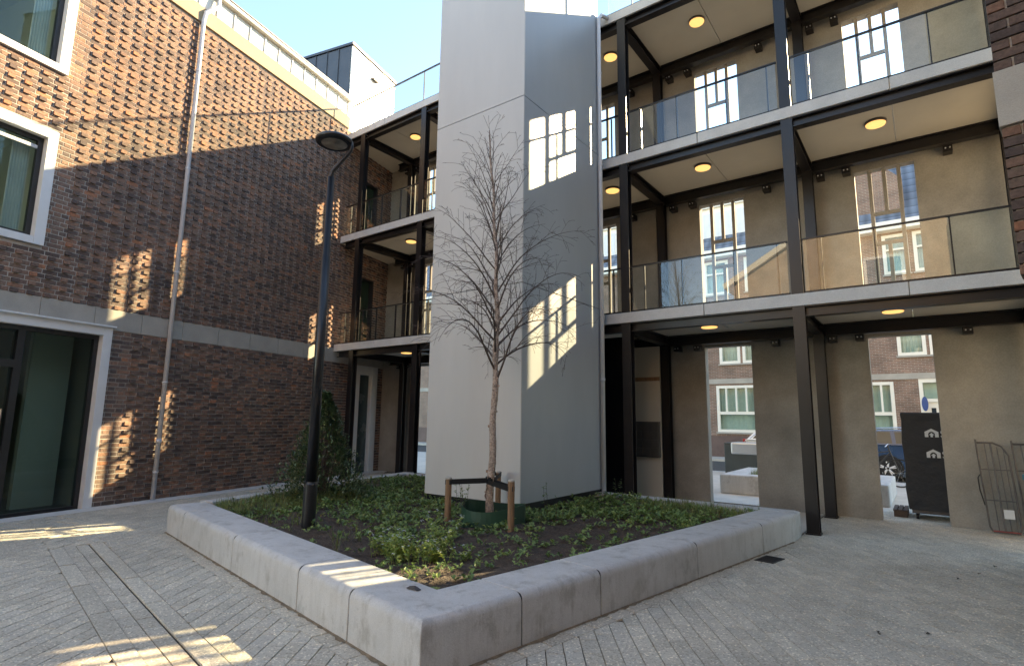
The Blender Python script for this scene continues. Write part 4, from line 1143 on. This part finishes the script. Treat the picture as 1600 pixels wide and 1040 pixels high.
# ================================================================== WIRE ROLL CAGES (right)
def wire_panel(x0, lab, zt, full=True):
    t = thing('wire_cage_panel', lab, 'cage panel', (x0, 11.3, 0), 'folded wire cage panels against the gallery wall')
    W_ = 0.36; yb = lambda z: 11.28+0.14*z/1.4; xs2 = lambda z: -0.045*z/1.0+0.02
    def Pt(u, z): return (x0+u+xs2(z), yb(z), z)
    fr = MB().tube([Pt(0.03, 0.03), Pt(0, 0.10), Pt(0, zt+0.05)], 0.013, 8).tube([Pt(0.03, 0.03), Pt(W_-.03, 0.03), Pt(W_, 0.10), Pt(W_, zt-0.18), Pt(W_-0.06, zt-0.05), Pt(W_-0.16, zt), Pt(0.0, zt)], 0.015, 8)
    fr.build('frame', 'wire', t)
    for u in (0.10, 0.17, 0.24, 0.31): MB().tube([Pt(u, 0.05), Pt(u, zt-0.01 if u < .2 else zt-0.06)], 0.007 if u != .17 else 0.013, 6).build('wire', 'wire', t)
    for z in (0.48, 0.93): MB().tube([Pt(0.0, z), Pt(W_, z)], 0.009, 6).build('cross_wire', 'wire', t)
    MB().tube([Pt(0.03, 0.034), Pt(W_-.02, 0.034)], 0.016, 8).build('bottom_bar', 'red_wire', t)
    if full:
        B(x0+0.19, x0+0.31, 11.27, 11.276, 0.23, 0.36).build('label_plate', 'white_plain', t)
        MB().tube([Pt(-0.015, 0.85), Pt(-0.045, 0.80), Pt(-0.045, 0.62), Pt(-0.015, 0.40)], 0.008, 6).build('hinge_clip', 'tyre', t)
wire_panel(0.60, 'wire cage panel with a white plate leaning at the gallery wall', 1.33)
wire_panel(1.02, 'wire cage panel half cut off by the right picture edge', 1.32, False)
cr_ = thing('turquoise_trolley', 'turquoise topped trolley at the right picture edge', 'trolley', (1.15, 10.95, 0))
B(1.03, 1.5, 10.8, 11.15, 0.82, 0.90).build('tray', 'turquoise', cr_, bevel=0.01)
B(1.06, 1.47, 10.83, 11.12, 0.45, 0.80).build('bag', 'cover_black', cr_, bevel=0.04)
for x in (1.06, 1.46):
    MB().tube([(x, 10.85, 0.1), (x, 10.85, 0.82)], 0.012, 8).build('leg', 'wire', cr_)
    MB().tube([(x, 10.83, 0.07), (x, 10.87, 0.07)], 0.068, 14).build('wheel', 'tyre', cr_)

# ================================================================== STREET SIDE
blk = thing('covered_roll_container', 'black fabric covered roll container with white house logos behind the wall opening', 'container', (0.15, 12.3, 0))
def FC(x, y, z): return (x, y, z)
mb = MB(); n = 12; rows = []
cx0, cx1, cy0, cy1 = -0.40, 0.72, 12.02, 12.82
for k, z in enumerate((0.16, 0.5, 0.9, 1.3, 1.66, 1.76, 1.80)):
    ins = 0.0 if z < 1.78 else 0.012
    w_ = 0.012*math.sin(z*9)
    rows.append([(cx0+ins+w_, cy0+ins, z), (0.0, cy0+ins-0.01*math.sin(z*7), z), (0.4, cy0+ins+0.012*math.sin(z*5), z), (cx1-ins, cy0+ins, z), (cx1-ins, cy1-ins, z), (cx0+ins+w_*.5, cy1-ins, z)])
vs = [v for r in rows for v in r]; q = 6
fs = [(i*q+k, i*q+(k+1) % q, (i+1)*q+(k+1) % q, (i+1)*q+k) for i in range(len(rows)-1) for k in range(q)]+[tuple(range((len(rows)-1)*q, len(rows)*q))]
mb.add(vs, fs).build('fabric_cover', 'cover_black', blk, smooth=False, bevel=0.01)
B(cx0+.05, cx1-.03, cy0+.03, cy1-.03, 0.10, 0.158).build('base', 'wire', blk)
for x in (cx0+.12, cx1-.12):
    for y in (cy0+.1, cy1-.1): MB().tube([(x-.02, y, 0.05), (x+.02, y, 0.05)], 0.05, 12).build('wheel', 'tyre', blk)
def logo(x, z, k):
    pts_o = [(0, 0.0), (0, 0.62), (0.5, 1.0), (1.0, 0.62), (1.0, 0.0), (0.74, 0.0), (0.74, 0.42), (0.62, 0.60), (0.5, 0.66), (0.38, 0.60), (0.26, 0.42), (0.26, 0.0)]
    y = cy0-0.016
    lg = MB().prism([(x+u*k*1.15, z+v*k*0.86) for u, v in pts_o], y, y+0.003, fr=lambda a, b, c: (a, c, b)).build('logo_arch', 'white_plain', blk)
    MB().prism([(x+k*(.575-.1), z), (x+k*(.575+.1), z), (x+k*(.575+.1), z+.22*k), (x+k*.80, z+.22*k), (x+k*.575, z+.44*k), (x+k*.35, z+.22*k), (x+k*(.575-.1), z+.22*k)], y, y+0.003, fr=lambda a, b, c: (a, c, b)).build('logo_arrow', 'white_plain', blk)
    cur = bpy.data.curves.new('letter', 'FONT'); cur.body = 'S'; cur.size = k*1.0; cur.extrude = 0.0015
    tmp = bpy.data.objects.new('tmp', cur); COL.objects.link(tmp)
    bpy.context.view_layer.update()
    me = bpy.data.meshes.new_from_object(tmp.evaluated_get(bpy.context.evaluated_depsgraph_get()))
    bpy.data.objects.remove(tmp); me.materials.clear(); me.materials.append(MT['white_plain'])
    o = bpy.data.objects.new('logo_letter', me); COL.objects.link(o); o.parent = blk
    o.location = Vector((x+k*1.27, y, z)) - blk.location; o.rotation_euler = (math.pi/2, 0, 0)
logo(-0.075, 1.385, 0.165); logo(-0.075, 1.04, 0.165)
pal = thing('dark_pallet', 'low dark pallet on the pavement beside the black container', 'pallet', (-0.45, 12.5, 0))
for y in (12.15, 12.45, 12.75): B(-0.62, -0.42, y, y+0.1, 0.0, 0.10).build('runner', 'pallet', pal)
for i in range(3): B(-0.63+0.075*i, -0.57+0.075*i, 12.13, 12.87, 0.101, 0.122).build('deck_board', 'pallet', pal)

sp = thing('street_planter', 'pale concrete planter with grass on the pavement beyond the wall', 'planter', (-2.2, 14.5, 0))
def SPb(x0, x1, y0, y1, nm='block'): return B(x0, x1, y0, y1, -0.01, 0.42).build(nm, 'planter', sp, bevel=0.035, segs=3)
for x0, x1 in ((-3.95, -3.06), (-3.05, -1.92), (-1.91, -0.72)): SPb(x0, x1, 13.35, 13.80); SPb(x0, x1, 15.4, 15.85)
SPb(-3.95, -3.5, 13.81, 15.39); SPb(-1.17, -0.72, 13.81, 15.39)
B(-3.49, -1.18, 13.805, 15.395, 0.0, 0.34).build('soil', 'soil', sp)
g2 = MB()
for i in range(700):
    x = pr.uniform(-3.45, -1.25); y = pr.uniform(13.85, 15.35)
    for j in range(4):
        d = rdir(50, 88); L = pr.uniform(.1, .26); p = Vector((x, y, .33)); s_ = d.cross(UP).normalized()*.004; e = p+d*L
        g2.add([p-s_, p+s_, e], [(0, 1, 2)], pr.random())
g2.build('grass', 'grass', sp, attr=True, kind='stuff')

# waste bin
wb = thing('waste_container', 'dark street waste container with a steel hatch in front of the white car', 'container', (-4.6, 20, 0))
B(-5.15, -4.15, 18.0, 18.8, 0.0, 0.92).build('body', 'bin_grey', wb, bevel=0.03)
B(-4.95, -4.10, 17.97, 18.75, 0.62, 0.98).build('steel_hatch', 'bin_steel', wb, bevel=0.05)
B(-5.15, -4.15, 18.0, 18.8, 0.921, 0.96).build('lid', 'bin_grey', wb, bevel=0.015)

# cars
def wheel(car, x, y, r, sy):
    c = (x, y, r); fr = lambda a, b, cc: (x+(a-x), y+(cc-r)*sy, r+(b-y))
    w_ = MB().lathe([(r*0.62, -0.10), (r*0.95, -0.10), (r, -0.07), (r, 0.07), (r*0.95, 0.10), (r*0.62, 0.10)], c, 28, fr).build('wheel', 'tyre', car, smooth=False)
    rm = MB().lathe([(r*0.64, 0.055), (r*0.60, 0.09), (r*0.50, 0.075)], c, 28, fr)
    rm.lathe([(r*0.16, 0.02), (r*0.16, 0.09), (r*0.05, 0.095)], c, 14, fr)
    for k in range(5):
        t = 2*math.pi*k/5+0.3
        for dt in (-0.14, 0.14):
            p0 = (x+r*0.10*math.cos(t), y+0.085*sy, r+r*0.10*math.sin(t)); p1 = (x+r*0.60*math.cos(t+dt), y+0.08*sy, r+r*0.60*math.sin(t+dt))
            rm.tube([p0, p1], 0.028, 6)
    rm.build('rim', 'rim', w_)
def make_car(name, label, cx, cy, direction, paint, prof, roof, wb_, wheel_r, rear_light=False):
    """side profile extruded with tumblehome; x forward = direction"""
    car = thing(name, label, 'car', (cx, cy, 0)); hw = 0.90
    T = lambda x, y, z: (cx+direction*x, cy+y, z)
    n = len(prof); layers = [(-hw+0.06, 0.10), (-hw, 0.03), (-hw+0.0, 0.0), (0, -0.02), (hw, 0.0), (hw, 0.03), (hw-0.06, 0.10)]
    vs = []
    cxm = sum(p[0] for p in prof)/n; czm = 0.55
    for y, ins in layers:
        for x, z in prof:
            k = 1-ins*0.45; vs.append(T(cxm+(x-cxm)*k, y, czm+(z-czm)*(k if z > czm else 1)))
    fs = [(i*n+k, i*n+(k+1) % n, (i+1)*n+(k+1) % n, (i+1)*n+k) for i in range(len(layers)-1) for k in range(n)] + [tuple(range(n)), tuple(range(len(layers)*n-1, (len(layers)-1)*n-1, -1))]
    body = MB().add(vs, fs).build('body', paint, car, smooth=False); recalc(body)
    # cabin (greenhouse) tapering to the roof
    def lay(pts, hws):
        return [[T(x, s_*h, z) for (x, z), h in zip(pts, hws)] for s_ in (-1, 1)]
    A_, B_ = lay(roof, [0.84, 0.68, 0.68, 0.84]); m = len(roof)
    rf = MB().add(A_+B_, [tuple(range(m)), tuple(range(2*m-1, m-1, -1))]+[(i, m+i, m+(i+1) % m, (i+1) % m) for i in range(m)]).build('cabin', paint, car); recalc(rf)
    # side windows
    (x0, z0), (x1, z1), (x2, z2), (x3, z3) = roof
    for s_ in (-1, 1):
        def SP_(u, v):
            xa = x0+(x3-x0)*u; xb = x1+(x2-x1)*u; x = xa+(xb-xa)*v; z = z0+(z1-z0)*v; h = 0.84+(0.68-0.84)*v
            return T(x, s_*(h+0.006), z)
        for u0, u1 in ((0.06, 0.30), (0.33, 0.62), (0.65, 0.93)):
            q4 = [SP_(u0, .12), SP_(u1, .12), SP_(u1-.01, .86), SP_(u0+.01, .86)]
            gl_ = MB().add(q4+[tuple(Vector(v)-Vector((0, s_*0.012, 0))) for v in q4], [(0, 1, 2, 3), (7, 6, 5, 4), (0, 4, 5, 1), (1, 5, 6, 2), (2, 6, 7, 3), (3, 7, 4, 0)]).build('side_window', 'car_glass', car); recalc(gl_)
        MB().tube([SP_(.03, .10), SP_(.08, .92), SP_(.5, .97), SP_(.92, .92), SP_(.97, .10)], 0.012, 6).build('window_trim', 'chrome', car)
        MB().tube([T(x1+.1*(1 if x2 > x1 else -1), s_*.62, z1+.03), T((x1+x2)/2, s_*.63, z1+.06), T(x2-.1*(1 if x2 > x1 else -1), s_*.62, z2+.03)], 0.015, 6).build('roof_rail', 'chrome', car)
    for f, nm in ((0, 'rear_window'), (1, 'windscreen')):
        xa, za, xb, zb = (x0, z0, x1, z1) if f == 0 else (x3, z3, x2, z2); s_ = -1 if f == 0 else 1
        def WP(u, v): x = xa+(xb-xa)*v; h = 0.80+(0.64-0.80)*v; return T(x+0.008*s_, u*h*.94, za+(zb-za)*v+.006)
        q4 = [WP(-1, .1), WP(1, .1), WP(1, .9), WP(-1, .9)]
        g_ = MB().add(q4+[tuple(Vector(v)-Vector((direction*s_*.015, 0, .01))) for v in q4], [(0, 1, 2, 3), (7, 6, 5, 4), (0, 4, 5, 1), (1, 5, 6, 2), (2, 6, 7, 3), (3, 7, 4, 0)]).build(nm, 'car_glass', car); recalc(g_)
    for wx_ in wb_:
        for s_ in (-1, 1):
            MB().tube([T(wx_, s_*(hw-0.02), wheel_r), T(wx_, s_*(hw+0.004), wheel_r)], wheel_r+0.055, 26).build('wheel_arch', 'tyre', car)
            wheel(car, cx+direction*wx_, cy+s_*(hw-0.06), wheel_r, s_)
    xr = min(p[0] for p in prof); xf = max(p[0] for p in prof)
    for s_ in (-1, 1):
        o = MB().box(*sorted((0, 0.10)), -0.16, 0.16, -0.09, 0.09).v
        MB().add([T(xr+0.02+v[0], s_*0.70+v[1]*1.25, 0.92+v[2]*1.3) for v in o], [(0, 3, 2, 1), (4, 5, 6, 7), (0, 1, 5, 4), (1, 2, 6, 5), (2, 3, 7, 6), (3, 0, 4, 7)]).build('tail_light', 'red_lens', car, bevel=0.02)
        MB().add([T(xf-0.16+v[0]*1.2, s_*0.66+v[1], 0.72+v[2]*.8) for v in o], [(0, 3, 2, 1), (4, 5, 6, 7), (0, 1, 5, 4), (1, 2, 6, 5), (2, 3, 7, 6), (3, 0, 4, 7)]).build('headlight', 'chrome', car, bevel=0.02)
        ob = MB().box(-.06, .06, 0, .16, -.05, .06).v
        MB().add([T(0.75+v[0], s_*(0.84+v[1]), 1.0+v[2]) for v in ob], [(0, 3, 2, 1), (4, 5, 6, 7), (0, 1, 5, 4), (1, 2, 6, 5), (2, 3, 7, 6), (3, 0, 4, 7)]).build('mirror', paint, car, bevel=0.02)
    return car
EST = [(-2.30, 0.32), (-2.36, 0.55), (-2.33, 0.88), (-2.22, 1.00), (0.85, 0.99), (1.30, 0.93), (2.00, 0.82), (2.24, 0.66), (2.28, 0.42), (2.20, 0.26), (-2.2, 0.24)]
make_car('parked_estate_car', 'dark blue estate car parked in the street, seen through the right opening', 0.35, 20.6, 1, 'car_blue', EST, [(-2.20, 0.985), (-1.85, 1.43), (0.05, 1.46), (0.98, 0.985)], (-1.40, 1.42), 0.33)
HAT = [(-1.85, 0.34), (-1.92, 0.60), (-1.88, 0.92), (-1.80, 1.02), (0.90, 1.0), (1.25, 0.95), (1.75, 0.82), (1.95, 0.62), (1.97, 0.40), (1.9, 0.26), (-1.8, 0.25)]
make_car('parked_hatchback', 'white hatchback with red tail light parked in the street beyond the middle opening', -3.2, 20.9, 1, 'car_white', HAT, [(-1.80, 1.005), (-1.35, 1.47), (0.15, 1.48), (0.98, 1.0)], (-1.22, 1.22), 0.31)
# bicycle
bk = thing('parked_bicycle', 'dark bicycle parked in front of the blue car', 'bicycle', (-1.2, 17.6, 0))
bx, by = -1.75, 17.6
def ring(x, r, nm):
    pts = [(x+r*math.cos(2*math.pi*k/28), by, r+0.02+r*math.sin(2*math.pi*k/28)) for k in range(29)]
    w_ = MB().tube(pts, 0.018, 6, cap=False).build('wheel', 'tyre', bk)
    sp_ = MB()
    for k in range(10):
        t = 2*math.pi*k/10; sp_.tube([(x, by, r+.02), (x+r*math.cos(t), by, r+.02+r*math.sin(t))], 0.0025, 3)
    sp_.build('spokes', 'chrome', w_)
ring(bx, 0.34, 'w'); ring(bx+1.05, 0.34, 'w')
MB().tube([(bx+1.05, by, .36), (bx+.86, by, .95), (bx+.84, by, 1.05)], 0.017, 8).tube([(bx+.88, by, .86), (bx+.42, by, .32), (bx, by, .36)], 0.018, 8).tube([(bx+.42, by, .32), (bx+.28, by, .92)], 0.017, 8).tube([(bx, by, .36), (bx+.31, by, .80), (bx+.87, by, .90)], 0.014, 8).build('frame', 'black_frame', bk)
MB().tube([(bx+.80, by-.28, 1.02), (bx+.86, by-.12, 1.08), (bx+.86, by+.12, 1.08), (bx+.80, by+.28, 1.02)], 0.013, 8).build('handlebar', 'chrome', bk)
MB().prism([(bx+.14, by-.09), (bx+.14, by+.09), (bx+.30, by+.05), (bx+.42, by+.02), (bx+.42, by-.02), (bx+.30, by-.05)], .92, .985).build('saddle', 'tyre', bk, bevel=0.02)
MB().box(bx-.22, bx+.20, by-.07, by+.07, .74, .755).build('carrier', 'chrome', bk)

# ================================================================== OPPOSITE TERRACE
YH = 26.0
ho = thing('terraced_house', 'brown brick terraced house with cream windows and slate blue roof across the street', 'building', (-3, 28, 0))
OPN = []
def hz(z): return (z-1.6)*1.061+1.6
ground_w = [(-16.0, -14.0), (-12.4, -10.6), (-7.66, -5.95), (-2.62, -0.98), (2.4, 4.1), (6.2, 7.9)]
doors = [(-9.4, -8.2), (-4.9, -3.8), (-0.20, 1.35), (9, 10.2)]
upper_w = [(-15.5, -14.6), (-12.2, -11.3), (-10.4, -9.5), (-7.45, -6.55), (-6.45, -5.55), (-3.4, -2.5), (-0.75, 0.15), (0.25, 1.15), (3.0, 3.9), (6.2, 7.1)]
upper2_w = [(-14.6, -13.4), (-11.2, -10.0), (-8.0, -6.9), (-6.2, -5.3), (-3.9, -2.9), (-0.95, -0.10), (0.05, 0.75), (3.2, 4.2)]
for l in ground_w: OPN.append((l[0], l[1], 1.14, 3.20))
for l in doors: OPN.append((l[0], l[1], -0.1, 3.28))
for l in upper_w: OPN.append((l[0], l[1], 4.18, 6.0))
for l in upper2_w: OPN.append((l[0], l[1], 7.4, 9.0))
xs_ = sorted({-18.0, 12.0, *[o[0] for o in OPN], *[o[1] for o in OPN]}); mb = MB()
for i in range(len(xs_)-1):
    xm = (xs_[i]+xs_[i+1])/2; hs = sorted([(o[2], o[3]) for o in OPN if o[0] < xm < o[1]]); z = -0.1
    for a, b in hs:
        if a > z: mb.box(xs_[i], xs_[i+1], YH, YH+0.25, z, a)
        z = b
    mb.box(xs_[i], xs_[i+1], YH, YH+0.25, z, 9.30)
mb.box(-70, -18.0, YH, YH+0.25, -0.1, 9.30)
mb.build('wall', 'house_brick', ho)
B(-70, 12, YH-0.05, YH-0.002, 3.28, 3.50).build('string_course', 'stone', ho)
B(-70, 12, YH-0.03, YH-0.002, -0.02, 0.98).build('plinth', pmat('plinth', (0.15, 0.10, 0.085), 0.2, 2, 0.9), ho)
B(-70, 12, YH-0.45, YH+0.1, 9.10, 9.46).build('eaves', 'cream', ho)
MB().prism([(YH-0.42, 9.47), (YH+4.3, 14.7), (YH+9, 9.47)], -70, 12, fr=lambda y, z, x: (x, y, z)).build('roof', 'roof_tile', ho)
B(-18, 12, YH+2.5, YH+3.0, -0.1, 9.0).build('inner_wall', 'room', ho)
def house_window(a, b, z0, z1, kind):
    y0, y1 = YH-0.03, YH+0.10; fw = 0.12
    f = MB().box(a, a+fw, y0, y1, z0, z1).box(b-fw, b, y0, y1, z0, z1).box(a+fw, b-fw, y0, y1, z1-fw, z1).box(a+fw, b-fw, y0, y1, z0, z0+fw)
    if kind == 'g':
        zt = z0+(z1-z0)*0.40; f.box(a+fw, b-fw, y0-.03, y1, zt-.05, zt+.08)
        n = 4
        for i in range(1, n):
            x = a+(b-a)*i/n; f.box(x-.035, x+.035, y0+.001, y1, zt+.08, z1-fw)
    else:
        zt = z0+(z1-z0)*0.62; f.box(a+fw, b-fw, y0+.001, y1, zt-.04, zt+.04)
    fr = f.build('window', 'cream', ho)
    B(a+fw, b-fw, YH+.05, YH+.058, z0+fw, z1-fw).build('pane', 'glass', fr)
    B(a-.05, b+.05, YH-.09, YH-.031, z0-.07, z0-.002).build('sill', 'stone', fr)
    n = 30; vs = []
    for i in range(n+1):
        x = a+(b-a)*i/n; y = YH+.20+.02*math.sin(i*1.7); vs += [(x, y, z0), (x, y, z1)]
    MB().add(vs, [(2*i, 2*i+2, 2*i+3, 2*i+1) for i in range(n)]).build('curtain', 'curtain', fr, smooth=True)
for o in ground_w: house_window(o[0], o[1], 1.14, 3.20, 'g')
for o in upper_w: house_window(o[0], o[1], 4.18, 6.0, 'u')
for o in upper2_w: house_window(o[0], o[1], 7.4, 9.0, 'u')
for a, b in doors:
    y0, y1 = YH-.03, YH+.12
    f = MB().box(a, a+.12, y0, y1, 0, 3.28).box(b-.12, b, y0, y1, 0, 3.28).box(a+.12, b-.12, y0, y1, 3.14, 3.28).box(a+.12, b-.12, y0, y1, 2.42, 2.54).box((a+b)/2+.02, (a+b)/2+.10, y0, y1, 0, 2.42).build('door_frame', 'cream', ho)
    B(a+.12, b-.12, YH+.05, YH+.10, 0.02, 2.42).build('door_leaf', 'cream', f)
    B(a+.32, a+.46, YH+.03, YH+.049, 0.9, 2.2).build('door_pane', 'car_glass', f)
    B(a+.14, b-.14, YH+.06, YH+.068, 2.54, 3.14).build('pane', 'glass', f)
    B(a+.12, b-.12, YH+.2, YH+.22, 2.5, 3.16).build('curtain', 'curtain', f)
MB().prism([(-0.06+0.10*math.cos(2*math.pi*k/18), 2.35+0.27*math.sin(2*math.pi*k/18)) for k in range(18)], YH-.05, YH-.031, fr=lambda x, z, y: (x, y, z)).build('oval_plate', 'blue_enamel', ho)
# dormers
for a, b in ((-15, -12.6), (-8.6, -5.4), (1.6, 4.0)):
    d = MB().box(a, b, YH+.35, YH+2.4, 9.9, 11.75).build('dormer', 'cream', ho)
    B(a-.15, b+.15, YH+.2, YH+2.6, 11.755, 11.9).build('dormer_roof', 'cream', d)
    n = 3
    for i in range(n):
        x0 = a+.15+(b-a-.2)*i/n; x1 = a+.05+(b-a-.2)*(i+1)/n
        f = MB().box(x0, x1, YH+.31, YH+.349, 10.3, 11.5).build('dormer_window', 'white_plain', d)
# cross gable in brick on the roof
gb_ = MB().prism([(-4.6, 9.46), (-0.1, 9.46), (-0.1, 11.3), (-2.3, 13.6), (-4.6, 11.3)], YH+.10, YH+3.6, fr=lambda x, z, y: (x, y, z)).build('brick_gable', 'house_brick', ho)
B(-3.0, -1.7, YH+.03, YH+.098, 10.4, 11.6).build('gable_window', 'white_plain', gb_)
